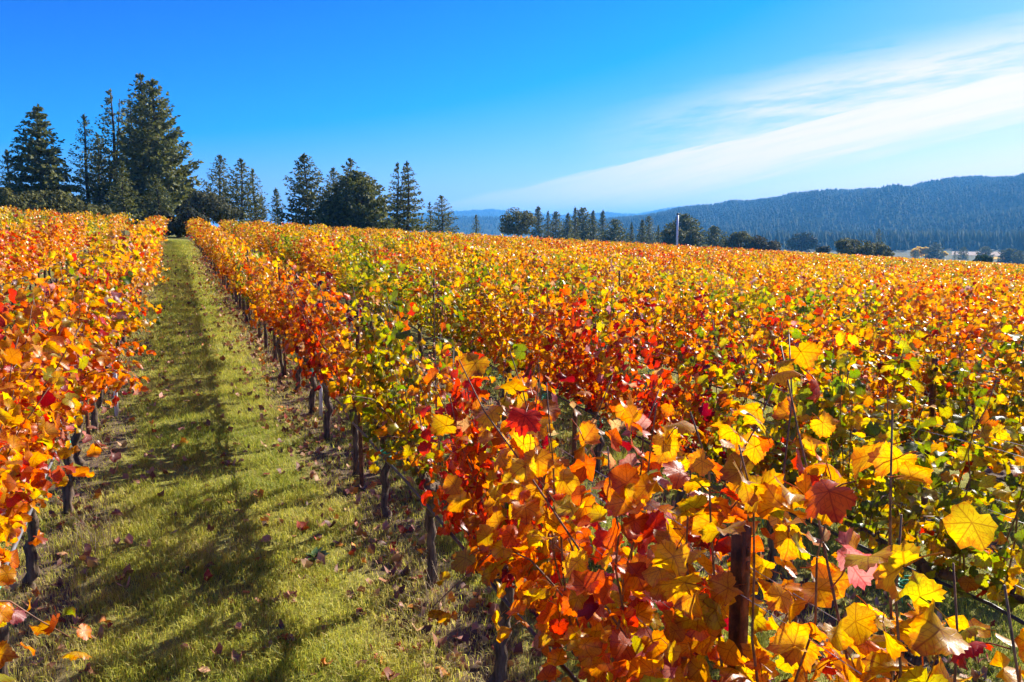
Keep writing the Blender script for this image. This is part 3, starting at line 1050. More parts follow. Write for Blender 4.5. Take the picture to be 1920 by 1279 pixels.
LEAF_ME = []
for k in range(26):
    curl = 0.0 if k < 11 else (0.9 if k < 18 else (2.0 if k < 23 else -1.6))
    v, t, uv = leaf_template(100 + k, 46, 14, curl)
    LEAF_ME.append(new_mesh('leaf', v, t, M_LEAF, uv=uv, smooth=True))
DRY_ME = []
for k in range(12):
    v, t, uv = leaf_template(300 + k, 30, 10, (0.8, 1.6, 2.4, -1.5)[k % 4], petiole=(k % 2 == 0))
    DRY_ME.append(new_mesh('fallen_leaf', v, t, M_DRYLEAF, uv=uv, smooth=True))


def coarse_leaf(seed, npts=9, curl=0.0):
    r = np.random.default_rng(seed)
    a = np.linspace(-np.pi, np.pi, npts, endpoint=False) + np.pi / npts
    rad = np.where(np.arange(npts) % 2, 0.66, 0.95) * (0.9 + 0.2 * r.random(npts))
    rad = np.where(np.abs(a) > 2.6, 0.4, rad)
    p = np.stack([np.sin(a) * rad, np.cos(a) * rad], 1)
    z = 0.28 * np.abs(p[:, 0]) - 0.18 * p[:, 1] ** 2 + 0.12 * r.normal(size=npts)
    if curl: z = z + curl * p[:, 0] ** 2
    v = np.concatenate([[[0, 0, 0]], np.column_stack([p, z])])
    t = np.array([(0, 1 + (i + 1) % npts, 1 + i) for i in range(npts)])
    return v, t


COARSE = [coarse_leaf(500 + k, 9, (0, 0, 0.6, -0.5)[k % 4]) for k in range(4)]
QUAD_V = np.array([[0, -0.35, 0.0], [0.72, 0.28, 0.22], [0.0, 1.0, -0.18], [-0.72, 0.28, 0.22]], float)
QUAD_T = np.array([[0, 1, 2], [0, 2, 3]])

# leaf colours: yellow, gold, orange, red orange, red, dark red, lime, green, dry tan, dusty pink
PAL = np.array([(0.80, 0.49, 0.010), (0.80, 0.38, 0.009), (0.74, 0.245, 0.009), (0.70, 0.125, 0.009), (0.62, 0.034, 0.010), (0.22, 0.012, 0.016),
                (0.50, 0.44, 0.016), (0.17, 0.23, 0.014), (0.50, 0.30, 0.13), (0.50, 0.24, 0.19)])
RIPE = dict(
    yellow=np.array([.33, .28, .12, .05, .02, .005, .13, .035, .02, .01]),
    gold=np.array([.22, .30, .24, .09, .035, .01, .06, .02, .015, .01]),
    orange=np.array([.12, .26, .30, .16, .06, .02, .03, .01, .025, .015]),
    red=np.array([.06, .12, .24, .25, .20, .06, .01, .005, .025, .03]),
    green=np.array([.20, .09, .05, .02, .01, .005, .35, .255, .01, .01]))
RNAME = {'yellow': 'yellow-leaved', 'gold': 'golden', 'orange': 'orange-leaved', 'red': 'red-leaved', 'green': 'greenish-leaved'}


def ripeness(x, y, r):
    """colour mood of the vine standing at x, y"""
    a = float(fbm(x * 0.16 + 7, y * 0.16, 41, 3))
    b = float(fbm(x * 0.22 + 31, y * 0.22, 57, 3))
    a += r.normal() * 0.05
    b += r.normal() * 0.06
    dist = math.hypot(x, y)
    if b > 0.585: return 'green'
    a += 0.12 * math.exp(-dist / 9.0)
    if x < 0 and y > 8: a -= 0.04
    if a > 0.70: return 'red'
    if a > 0.575: return 'orange'
    if a > 0.46: return 'gold'
    return 'yellow'


def leaf_colors(r, mood, n, zrel, cane_id):
    """colours cluster along a cane; low leaves turn red first"""
    w = RIPE[mood]
    nc = int(cane_id.max()) + 1 if n else 1
    cane_c = r.choice(10, nc, p=w / w.sum())
    own = r.choice(10, n, p=w / w.sum())
    idx = np.where(r.random(n) < 0.62, cane_c[cane_id], own)
    low = (r.random(n) < np.clip(0.42 - zrel, 0, 1) * 0.55) & (idx < 3)
    idx = np.where(low, idx + r.integers(1, 3, n), idx)
    c = PAL[idx] * (0.58 + 0.56 * r.random((n, 1)) ** 0.7)
    c = c * (1 + 0.08 * r.normal(size=(n, 3)))
    return np.clip(c, 0.004, 0.95)


def make_canopy(r, n_cane=12, per=18, spread=0.62, top=1.0, sprawl=1.0, bias=0.0):
    """canes rising from the cordon and the leaves on them; local frame: row along y, ground z = 0"""
    canes, P, N, T, CID = [], [], [], [], []
    for k in range(n_cane):
        y0 = (k + r.random()) / n_cane * 2 * spread - spread
        L = (0.72 + 0.36 * r.random()) * top
        side = 1.0 if r.random() < 0.5 + bias else -1.0
        out = side * abs(r.normal()) * 0.22 * sprawl
        fl = r.random()
        droop = 0.0
        if fl < 0.17:                                   # flopped over, hanging outwards
            out = side * (0.30 + 0.30 * r.random()) * sprawl
            droop = 0.55 + 0.55 * r.random()
        ly = r.normal() * 0.22
        ts = np.linspace(0, 1, 8)
        x = out * ts ** 1.25
        y = y0 + ly * ts * L
        z = 0.76 + L * ts - droop * L * ts ** 2.4
        wob = np.cumsum(r.normal(size=(8, 3)) * 0.016, axis=0)
        cp = np.stack([x, y, z], 1) + wob
        canes.append(cp)
        m = max(4, int(per * L / 0.9 * (0.85 + 0.3 * r.random())))
        tl = np.clip((np.arange(m) + r.random(m)) / m, 0.0, 1.0) ** 0.9
        base = np.stack([np.interp(tl, ts, cp[:, i]) for i in range(3)], 1)
        lat = r.normal(size=(m, 3)) * np.array([1.0, 0.75, 0.45])
        lat[:, 0] += np.sign(base[:, 0] + r.normal(size=m) * 0.12) * 0.7
        lat /= np.linalg.norm(lat, axis=1, keepdims=True)
        p = base + lat * (0.04 + 0.11 * r.random(m))[:, None]
        p[:, 2] -= 0.03
        outw = np.stack([np.sign(p[:, 0] + r.normal(size=m) * 0.08), np.zeros(m), np.zeros(m)], 1)
        nrm = outw * 0.50 + np.array([0.22, 0.08, 0.62]) + r.normal(size=(m, 3)) * 0.62
        tip = lat * 0.8 + np.array([0, 0, -0.55]) + r.normal(size=(m, 3)) * 0.45
        P.append(p); N.append(nrm); T.append(tip); CID.append(np.full(m, k))
    # leaves of short side shoots around the cordon
    m = int(per * n_cane * 0.11)
    p = np.stack([r.normal(size=m) * 0.15, r.uniform(-spread, spread, m), r.uniform(0.70, 1.02, m)], 1)
    P.append(p); CID.append(r.integers(0, n_cane, m))
    N.append(np.stack([np.sign(p[:, 0]) * 0.6, 0 * p[:, 0], 0 * p[:, 0] + 0.5], 1) + r.normal(size=(m, 3)) * 0.6)
    T.append(np.array([0, 0, -0.7]) + r.normal(size=(m, 3)) * 0.5)
    return canes, np.concatenate(P), np.concatenate(N), np.concatenate(T), np.concatenate(CID)


# ------------------------------------------------------------------ trunks
def trunk_geo(seed, fine=True):
    r = np.random.default_rng(seed)
    nr, sd = (15, 10) if fine else (6, 6)
    zz = np.linspace(-0.06, 0.72, nr)
    wx = np.cumsum(r.normal(size=nr)) * (0.017 if fine else 0.024)
    wy = np.cumsum(r.normal(size=nr)) * (0.018 if fine else 0.024)
    wx -= np.linspace(0, wx[-1], nr) * 0.6
    rad = 0.033 + 0.022 * np.exp(-(zz + 0.06) / 0.07) + 0.016 * smooth01((zz - 0.5) / 0.22) + r.normal(size=nr) * 0.0035
    g = Geo()
    g.tube(np.stack([wx, wy, zz], 1), rad, sd, jitter=0.28, rng=r)
    top = np.array([wx[-1], wy[-1], 0.70])
    if fine:
        for s in range(5):                               # old pruning knuckles
            a = r.random() * 6.28
            q = top + np.array([math.cos(a) * 0.035, math.sin(a) * 0.035, r.uniform(-0.10, 0.02)])
            g.tube([q, q + np.array([math.cos(a) * 0.03, math.sin(a) * 0.05, 0.05])], [0.026, 0.014], 6, jitter=0.3, rng=r)
    return g, top


def cordon_geo(seed, top, sgn):
    r = np.random.default_rng(seed)
    n_ = 8
    yy = np.linspace(0, 0.62, n_) * sgn
    pts = np.stack([top[0] * (1 - np.linspace(0, 1, n_)) + r.normal(size=n_) * 0.007, top[1] + yy, 0.69 + 0.06 * np.sin(np.linspace(0, 1, n_) * 1.6) + r.normal(size=n_) * 0.006], 1)
    g = Geo()
    g.tube(pts, np.linspace(0.030, 0.016, n_), 7, jitter=0.35, rng=r)
    for k in range(5):
        q = pts[1 + k]
        g.tube([q, q + np.array([r.normal() * 0.012, r.normal() * 0.012, 0.055])], [0.013, 0.008], 5)
    return g


TRUNKS = []
for k in range(7):
    g, top = trunk_geo(700 + k)
    TRUNKS.append((g.mesh('trunk', M_BARK), cordon_geo(720 + k, top, 1).mesh('cordon', M_BARK), cordon_geo(740 + k, top, -1).mesh('cordon', M_BARK)))
TRUNK_LOW = []
for k in range(6):
    g, top = trunk_geo(760 + k, False)
    g2 = Geo()
    g2.tube([(0, -0.6, 0.74), (0, 0, 0.70), (0, 0.6, 0.74)], [0.015, 0.03, 0.015], 5)
    TRUNK_LOW.append((g.mesh('trunk', M_BARK), g2.mesh('cordon', M_BARK)))
tie_g = Geo()
aa_ = np.linspace(0, 2 * np.pi, 15)
for zt in (0.55, 0.575):
    tie_g.tube(np.stack([np.cos(aa_) * 0.056, np.sin(aa_) * 0.056, zt + 0.006 * np.sin(aa_ * 2)], 1), 0.0055, 5, cap=False)
tie_g.tube([(-0.056, 0, 0.55), (-0.075, -0.01, 0.52), (-0.07, -0.02, 0.47)], 0.004, 4)
TIE_ME = tie_g.mesh('tie', M_TIE)

# ------------------------------------------------------------------ where every vine stands
VSTEP = 1.2125
ROW_Y0 = {0: 1.04, -1: 0.55, 1: 0.45}
cosY, sinY = math.cos(YAW), math.sin(YAW)
vines = []
rr_ = np.random.default_rng(5)
for i in range(-7, 95):
    X = ROW0 + ROW_STEP * i
    y0 = ROW_Y0.get(i, float(rr_.random() * VSTEP))
    j = 0
    while True:
        Y = y0 + j * VSTEP
        j += 1
        if Y > row_end(X): break
        az = math.degrees(math.atan2(X, Y))
        dist = math.hypot(X, Y)
        if az < -15 - 40 / dist or az > 60 + 70 / dist: continue
        if Y < 0.9 and dist < 3: continue
        seen = -10.5 - 26 / dist < az < 57.5 + 32 / dist
        if not seen and dist < 7: continue
        vines.append((dist, X + rr_.normal() * 0.02, Y + rr_.normal() * 0.03, i, seen))
vines.sort()
shown = [v for v in vines if v[4]][:300]
sset = set(id(v) for v in shown)
rest = [v for v in vines if id(v) not in sset]
R_LEAF = 11.5                                             # leaves are single parts up to here
row_words = {0: 'first row right of the aisle', -1: 'first row left of the aisle', -2: 'second row left of the aisle', -3: 'third row left of the aisle'}
ORD = ['second', 'third', 'fourth', 'fifth', 'sixth', 'seventh', 'eighth', 'ninth', 'tenth', 'eleventh', 'twelfth', 'thirteenth', 'fourteenth', 'fifteenth', 'sixteenth']


def row_text(i):
    if i in row_words: return row_words[i]
    k = i - 1 if i > 0 else -i - 2
    w = ORD[k] if k < len(ORD) else '%dth' % (k + 2)
    return '%s row %s of the aisle' % (w, 'right' if i > 0 else 'left')


def nth(k):
    return '1st' if k == 1 else '%d%s' % (k, 'th' if 10 <= k % 100 <= 20 else {1: 'st', 2: 'nd', 3: 'rd'}.get(k % 10, 'th'))


count_in_row = {}
order = {}
for v in sorted(shown, key=lambda q: (q[3], q[2])):
    count_in_row[v[3]] = count_in_row.get(v[3], 0) + 1
    order[id(v)] = count_in_row[v[3]]

# shared foliage for the vines whose leaves are too small to pick apart
MID = {}
rm = np.random.default_rng(77)
for mood in RIPE:
    MID[mood] = []
    for k in range(5):
        canes, P, N, T, CID = make_canopy(rm, 15, 33, sprawl=1.0)
        n = len(P)
        size = 0.040 + 0.034 * rm.random(n)
        c = leaf_colors(rm, mood, n, (P[:, 2] - 0.6) / 1.2, CID)
        V, Fc, C, off = [], [], [], 0
        pick = rm.integers(0, 4, n)
        m = frames(N, T, size)
        for q in range(4):
            s_ = pick == q
            tv, tt = COARSE[q]
            v_, f_ = stamp(tv, tt, m[s_], P[s_])
            V.append(v_); Fc.append(f_ + off); C.append(np.repeat(c[s_], len(tv), axis=0)); off += len(v_)
        me = new_mesh('foliage', np.concatenate(V), np.concatenate(Fc), M_LEAVES, col=np.concatenate(C), smooth=True)
        g = Geo()
        for cp in canes: g.tube(cp[::2], np.linspace(0.0045, 0.002, 4), 3, cap=False)
        MID[mood].append((me, g.mesh('canes', M_CANE)))

INNER = {}
fine_t = [leaf_template(950 + k, 20, 7, (0, 0.8, 0, 1.6)[k], petiole=False) for k in range(4)]
for mood in RIPE:
    INNER[mood] = []
    for k in range(3):
        canes, P, N, T, CID = make_canopy(rm, 15, 25, sprawl=0.95)
        n = len(P)
        c = leaf_colors(rm, mood, n, (P[:, 2] - 0.6) / 1.2, CID)
        V, Fc, C, UV, off = [], [], [], [], 0
        pick = rm.integers(0, 4, n)
        m = frames(N, T, 0.036 + 0.033 * rm.random(n))
        for q in range(4):
            s_ = pick == q
            tv, tt, u_ = fine_t[q]
            UV.append(np.tile(u_, (int(s_.sum()), 1)))
            v_, f_ = stamp(tv, tt, m[s_], P[s_])
            V.append(v_); Fc.append(f_ + off); C.append(np.repeat(c[s_], len(tv), axis=0)); off += len(v_)
        INNER[mood].append(new_mesh('leaves', np.concatenate(V), np.concatenate(Fc), M_LEAVESV, col=np.concatenate(C), uv=np.concatenate(UV), smooth=True))
n_leaf_obj = 0
SPARSE = {(1, 3): 0.65}
rv = np.random.default_rng(99)
for v in shown:
    dist, X, Y, i, _ = v
    mood = ripeness(X, Y, rv)
    k_in = order[id(v)]
    if i == 0:
        mood = {1: 'yellow', 2: 'orange', 3: 'red', 4: 'green', 5: 'green', 6: 'orange', 7: 'red', 8: 'orange', 9: 'orange', 10: 'gold'}.get(k_in, 'gold' if Y > 18 else mood)
    if i == -1:
        mood = {1: 'gold', 2: 'orange', 3: 'gold', 4: 'orange', 5: 'gold', 6: 'gold', 7: 'green', 8: 'gold'}.get(k_in, 'gold' if rv.random() < 0.7 else 'yellow')
    label = '%s grapevine, %s from the front in %s' % (RNAME[mood], nth(k_in), row_text(i))
    root = add('grapevine', None, loc=(X, Y, gz(X, Y)), label=label, cat='grapevine', group='grapevines trained along the rows')
    if dist < R_LEAF:
        tr = TRUNKS[int(rv.integers(0, 7))]
        add('trunk', tr[0], root); add('cordon', tr[1], root); add('cordon', tr[2], root)
        if rv.random() < 0.5 or k_in in (1, 2) and i == -1:
            add('tie', TIE_ME, root)
        dn = SPARSE.get((i, k_in), 0.85 + 0.15 * rv.random())
        near_cam = i == 0 and Y < 3.2
        canes, P, N, T, CID = make_canopy(rv, max(6, int((16 if near_cam else 13) * dn)), 20 if not near_cam else 14, spread=0.62 if i else (0.58 if near_cam else 0.40 + 0.14 * rv.random()), sprawl=1.15 if near_cam else 1.0, bias=-0.25 if near_cam else 0.0, top=(1.06 if i > 0 else 1.0) if i else (1.36 if k_in == 1 else 1.16 if k_in in (2, 4) else 0.86 + 0.22 * rv.random()))
        if i == 0 and not near_cam:
            P[:, 0] = np.where(P[:, 0] < 0, P[:, 0] * 0.62, P[:, 0])
            up = P[:, 2] > 0.70 + 0.08 * rv.random(len(P))
            P, N, T, CID = P[up], N[up], T[up], CID[up]
        n = len(P)
        if n > 298:
            P, N, T, CID = P[:298], N[:298], T[:298], CID[:298]; n = 298
        size = (0.034 + 0.035 * rv.random(n)) * (1.22 if near_cam else 1.0)
        col = leaf_colors(rv, mood, n, (P[:, 2] - 0.6) / 1.2, CID)
        ok = np.hypot(P[:, 0] + X, P[:, 1] + Y) > 0.75
        mats = frames(N, T, size)
        kinds = rv.integers(0, 26, n)
        cane_ob = []
        for cp in canes:
            g = Geo(); g.tube(cp, np.linspace(0.0055, 0.0022, 8), 5)
            cane_ob.append(add('cane', g.mesh('cane', M_CANE), root))
        for q in range(n):
            if not ok[q]: continue
            o = bpy.data.objects.new('leaf', LEAF_ME[kinds[q]])
            COL.objects.link(o)
            o.parent = cane_ob[int(CID[q])]
            m = mats[q]
            o.matrix_basis = Matrix(((m[0, 0], m[0, 1], m[0, 2], P[q, 0]), (m[1, 0], m[1, 1], m[1, 2], P[q, 1]), (m[2, 0], m[2, 1], m[2, 2], P[q, 2]), (0, 0, 0, 1)))
            o.color = (*col[q], 1)
            n_leaf_obj += 1
        if not (i == 0 and k_in > 3 and k_in % 2 == 0):
          inner = add('leaves', INNER[mood][int(rv.integers(0, 3))], root, kind='stuff')
          inner.rotation_euler = (0, 0, math.pi if rv.random() < 0.5 else 0.0)
          if i == 0 and not near_cam: inner.scale = (0.75, 0.74 + 0.12 * rv.random(), 0.98)
          if dn < 0.8: inner.scale = (0.8, 0.8, 0.9)
    else:
        tr = TRUNK_LOW[int(rv.integers(0, 6))]
        add('trunk', tr[0], root); add('cordon', tr[1], root)
        me, cm = MID[mood][int(rv.integers(0, 5))]
        fo = add('leaves', me, root, kind='stuff')
        ca = add('canes', cm, root, kind='stuff')
        flip = math.pi if rv.random() < 0.5 else 0.0
        sc_ = (0.80 + 0.35 * rv.random(), 0.9 + 0.15 * rv.random(), 0.88 + 0.22 * rv.random())
        if i == 0: sc_ = (0.65 + 0.3 * rv.random(), 0.72 + 0.2 * rv.random(), 0.86 + 0.2 * rv.random())
        for o in (fo, ca):
            o.rotation_euler = (0, 0, flip); o.scale = sc_
print('leaf objects', n_leaf_obj, 'shown', len(shown), 'rest', len(rest), 'reach', shown[-1][0])

# all vines beyond those 300: one mass
Vp, Cp = [], []
rf = np.random.default_rng(123)
base_sets = {}
for mood in RIPE:
    base_sets[mood] = []
    for k in range(8):
        canes, P, N, T, CID = make_canopy(rf, 15, 30)
        base_sets[mood].append((P, N, T, CID))
VV, CC, cnt = [], [], 0
tr_pts = []
for (dist, X, Y, i, seen) in rest:
    mood = ripeness(X, Y, rf)
    P, N, T, CID = base_sets[mood][int(rf.integers(0, 8))]
    n_all = len(P)
    if dist < 38: n = 400
    elif dist < 60: n = 280
    elif dist < 95: n = 180
    else: n = 110
    if not seen: n = n // 3
    hi = P[:, 2] + rf.random(n_all) * 0.9
    sel = np.argsort(-hi)[:n] if dist > 45 else rf.permutation(n_all)[:n]
    p = P[sel].copy()
    fl = -1.0 if rf.random() < 0.5 else 1.0
    p[:, 0] *= fl * (0.9 + 0.25 * rf.random()); p[:, 1] *= fl; p[:, 2] *= 0.95 + 0.13 * rf.random()
    n = min(n, n_all)
    grow = math.sqrt(430.0 / n)
    size = (0.042 + 0.032 * rf.random(len(sel))) * grow * 1.08
    nn = N[sel] * np.array([fl, fl, 1]); tt_ = T[sel] * np.array([fl, fl, 1])
    m = frames(nn, tt_, size)
    vv = np.einsum('nij,vj->nvi', m, QUAD_V) + (p + np.array([X, Y, gz(X, Y)]))[:, None, :]
    VV.append(vv.reshape(-1, 3).astype(np.float32))
    c = leaf_colors(rf, mood, len(sel), (P[sel, 2] - 0.6) / 1.2, CID[sel]) * np.array([0.92, 0.86, 0.7])
    CC.append(np.repeat(c, 4, axis=0).astype(np.float32)); cnt += len(sel)
    if dist < 70: tr_pts.append((X, Y, gz(X, Y)))
F = (QUAD_T[None] + (np.arange(cnt) * 4)[:, None, None]).reshape(-1, 3)
print('mass leaves', cnt, 'tris', len(F))
fv = add('distant_grapevines', new_mesh('distant_grapevines', np.concatenate(VV), F, M_LEAVES, col=np.concatenate(CC)), label='golden and orange vine rows covering the rest of the hillside', cat='grapevines', kind='stuff')
tv = np.array([[-.04, -.04, -0.05], [.04, -.04, -0.05], [0, .05, -0.05], [-.03, -.03, .75], [.03, -.03, .75], [0, .04, .75]], float)
tt = np.array([[0, 1, 4], [0, 4, 3], [1, 2, 5], [1, 5, 4], [2, 0, 3], [2, 3, 5]])
tp = np.array(tr_pts)
v_, f_ = stamp(tv, tt, np.tile(np.eye(3), (len(tp), 1, 1)), tp)
add('trunks', new_mesh('trunks', v_, f_, M_BARK), fv, kind='stuff')

# ------------------------------------------------------------------ posts, wires, hoses
def post_mesh():
    """folded steel post: open channel with bent lips and wire notches"""
    prof = np.array([(-.030, -.020), (-.030, .016), (-.018, .020), (.018, .020), (.030, .016), (.030, -.020), (.024, -.020), (.024, .012), (.014, .015), (-.014, .015), (-.024, .012), (-.024, -.020)])
    hts = [-0.05, 0.5, 0.9, 1.15, 1.3, 1.42, 1.54]
    n_ = len(prof)
    v = np.concatenate([np.column_stack([prof[:, 1], prof[:, 0], np.full(n_, h)]) for h in hts])
    q = []
    for k in range(len(hts) - 1):
        for a in range(n_):
            b = (a + 1) % n_
            q.append((k * n_ + a, k * n_ + b, (k + 1) * n_ + b, (k + 1) * n_ + a))
    top = (len(hts) - 1) * n_
    capq = [(0, 1, 10, 11), (1, 2, 9, 10), (2, 3, 8, 9), (3, 4, 7, 8), (4, 5, 6, 7)]
    for c in capq: q.append(tuple(top + k for k in c))
    g = Geo(); g.add(v, q)
    for h in (0.78, 1.12, 1.16, 1.44, 1.48):        # hooks pressed out of the flanks
        for s in (-1, 1):
            g.box((0.0, s * 0.034, h), (0.012, 0.010, 0.022))
    return g.mesh('trellis_post', M_POST, smooth=False)


POST_ME = post_mesh()
rp = np.random.default_rng(8)
npost = 0
for i in range(-4, 22):
    X = ROW0 + ROW_STEP * i
    y0 = 1.62 if i == 0 else (3.9 if i == -1 else 2.15 if i == 1 else float(rp.random() * 4.85) + 1.0)
    k = 0
    for q in range(16):
        Y = y0 + q * (5.1 if i == 0 else 4.85)
        az = math.degrees(math.atan2(X, Y)); dist = math.hypot(X, Y)
        if Y > 63 or not (-11 - 5 / dist < az < 57.5 + 5 / dist) or dist > 46: continue
        k += 1; npost += 1
        o = add('trellis_post', POST_ME, loc=(X + rp.normal() * 0.015, Y, gz(X, Y)), label='rusty steel trellis post, %s from the front in %s' % (nth(k), row_text(i)), cat='post', group='steel trellis posts')
        o.rotation_euler = (rp.normal() * 0.012, rp.normal() * 0.018, rp.normal() * 0.12 + (math.pi if rp.random() < 0.5 else 0))
        o.scale = (0.78, 0.78, (1.04 if Y < 3 else 1.05) + 0.04 * rp.random() if i in (0, -1) else 0.86 + 0.16 * rp.random())


def line_thing(name, i, dx, h, rad, mat, label, cat, group, y_end=63, sag=0.02, seed=0, sides=6):
    X = ROW0 + ROW_STEP * i
    r = np.random.default_rng(seed + 1000)
    y_start = max(-0.6, X / math.tan(math.radians(64)) if X > 0 else 1.2)
    ys = [y_start]
    while ys[-1] < min(y_end, 30): ys.append(ys[-1] + 0.6)
    while ys[-1] < y_end: ys.append(ys[-1] + 3.0)
    ys = np.array(ys)
    pts = np.stack([X + dx + r.normal(size=len(ys)) * (0.003 + sag * 0.25), ys, ground_z(np.full(len(ys), X), ys) + h - sag * np.abs(np.sin(ys * np.pi / 1.2125)) + r.normal(size=len(ys)) * sag * 0.3], 1)
    g = Geo(); g.tube(pts, rad, sides)
    return add(name, g.mesh(name, mat), label=label, cat=cat, group=group)


for i in range(-2, 6):
    hose_m = M_HOSEG if i < 0 else M_HOSE
    line_thing('drip_hose', i, -0.06 if i >= 0 else 0.07, 0.66, 0.0105, hose_m, '%s drip hose slung below the leaves, %s' % ('dusty grey' if i < 0 else 'black', row_text(i)), 'hose', 'drip hoses', 45, 0.018, i + 50, 7)
    line_thing('trellis_wire', i, 0.0, 0.79, 0.0017, M_WIRE, 'low steel cordon wire, %s' % row_text(i), 'wire', 'trellis wires', 30, 0.002, i + 80, 4)
    for (dx, h, wh) in ((-0.055, 1.14, 'middle left wire'), (0.055, 1.16, 'middle right wire'), (-0.055, 1.46, 'upper left wire'), (0.055, 1.48, 'upper right wire')):
        line_thing('trellis_wire', i, dx, h, 0.0016, M_WIRE, 'thin steel %s, %s' % (wh, row_text(i)), 'wire', 'trellis wires', 30, 0.003, i * 7 + int(h * 100), 4)

for (X, Y, lab) in ((1.52, 9.35, 'white plastic pipe standing against a trunk in the right row'), (-0.72, 9.75, 'white plastic pipe standing half hidden in the left row')):
    z = gz(X, Y)
    root = add('irrigation_pipe', None, loc=(X, Y, z), label=lab, cat='pipe', group='white irrigation pipes')
    g = Geo(); g.tube([(0, 0, -0.05), (0.01, 0.01, 0.4), (0.03, 0.0, 0.74)], 0.022, 10)
    add('pipe', g.mesh('pipe', M_PVC), root)
    g = Geo(); g.tube([(0.026, 0, 0.66), (0.029, 0, 0.70)], 0.029, 10)
    add('collar', g.mesh('collar', M_CAP), root)

# ------------------------------------------------------------------ grass, weeds, fallen leaves
def in_view(x, y, pad=2.0):
    az = np.degrees(np.arctan2(x, y)); d = np.hypot(x, y)
    return (az > -10.2 - pad) & (az < 57.5 + pad) & (d > 1.0)


def row_dist(x):
    ph = (x - ROW0) / ROW_STEP
    return np.abs(ph - np.round(ph)) * ROW_STEP


rg = np.random.default_rng(31)
GV, GT, GC, goff = [], [], [], 0


def grass_zone(xa, xb, ya, yb, dens, hgt, wid, segs):
    global goff
    n = int((xb - xa) * (yb - ya) * dens)
    x = rg.uniform(xa, xb, n); y = rg.uniform(ya, yb, n)
    ok = in_view(x, y)
    x, y = x[ok], y[ok]
    dr = row_dist(x)
    patch = fbm(x * 1.1, y * 1.1, 61, 3)
    clump = fbm(x * 5, y * 5, 67, 2)
    keep = rg.random(len(x)) < np.clip(smooth01((dr + (patch - 0.5) * 0.75 - 0.16) / 0.38) * 0.55 + 0.45, 0, 1) * np.clip(0.35 + 1.3 * (clump - 0.25), 0.1, 1)
    x, y, dr, patch, clump = (a[keep] for a in (x, y, dr, patch, clump))
    n = len(x)
    if not n: return
    h = hgt * (0.4 + 0.9 * rg.random(n)) * (0.6 + 0.9 * clump)
    a = rg.random(n) * 6.28
    lean = 0.25 + 0.85 * rg.random(n)
    dx, dy = np.cos(a), np.sin(a)
    w = wid * (0.6 + 0.7 * rg.random(n))
    z = ground_z(x, y) - 0.004
    b0 = np.stack([x, y, z], 1)
    sd = np.stack([-dy * w / 2, dx * w / 2, 0 * x], 1)
    mid = b0 + np.stack([dx * lean * h * 0.28, dy * lean * h * 0.28, h * 0.62], 1)
    tipv = b0 + np.stack([dx * lean * h * 0.95, dy * lean * h * 0.95, h * (1.0 - 0.28 * lean)], 1)
    # colours: green, yellow green, straw
    dry = np.clip(0.24 + 0.85 * (fbm(x * 0.8, y * 0.8, 71, 3) - 0.42) + 0.55 * np.clip(0.62 - dr, 0, 1) + rg.normal(size=n) * 0.22, 0, 1)[:, None]
    green = np.array([0.21, 0.28, 0.022]); ygr = np.array([0.62, 0.58, 0.065]); straw = np.array([0.55, 0.42, 0.18])
    c = np.where(dry < 0.5, green + (ygr - green) * dry * 2, ygr + (straw - ygr) * (dry - 0.5) * 2)
    c = c * (0.75 + 0.5 * rg.random((n, 1)))
    if segs == 2:
        v = np.stack([b0 - sd, b0 + sd, mid - sd * 0.8, mid + sd * 0.8, tipv], 1).reshape(-1, 3)
        t = (np.array([[0, 1, 3], [0, 3, 2], [2, 3, 4]])[None] + (np.arange(n) * 5)[:, None, None]).reshape(-1, 3)
        k = 5
    else:
        v = np.stack([b0 - sd, b0 + sd, tipv], 1).reshape(-1, 3)
        t = (np.array([[0, 1, 2]])[None] + (np.arange(n) * 3)[:, None, None]).reshape(-1, 3)
        k = 3
    GV.append(v); GT.append(t + goff); GC.append(np.repeat(c, k, axis=0)); goff += len(v)


grass_zone(-1.5, 3.2, 2.2, 7.0, 10500, 0.068, 0.0042, 2)
grass_zone(3.2, 7.5, 2.2, 8.0, 3000, 0.10, 0.006, 1)
grass_zone(-1.8, 2.2, 7.0, 12.0, 5600, 0.070, 0.0058, 1)
grass_zone(2.2, 9.0, 7.0, 13.0, 1200, 0.10, 0.009, 1)
grass_zone(-5.0, -1.8, 7.0, 20.0, 1000, 0.10, 0.010, 1)
grass_zone(-1.6, 2.0, 12.0, 22.0, 2600, 0.085, 0.009, 1)
grass_zone(-1.4, 1.9, 22.0, 40.0, 1300, 0.085, 0.014, 1)
grass_zone(-1.4, 1.9, 40.0, 66.0, 700, 0.09, 0.020, 1)
GVn, GTn = np.concatenate(GV), np.concatenate(GT)
print('grass tris', len(GTn))
add('grass', new_mesh('grass', GVn, GTn, M_GRASS, col=np.concatenate(GC)), label='short sunlit grass growing in the aisles between the vine rows', cat='grass', kind='stuff')

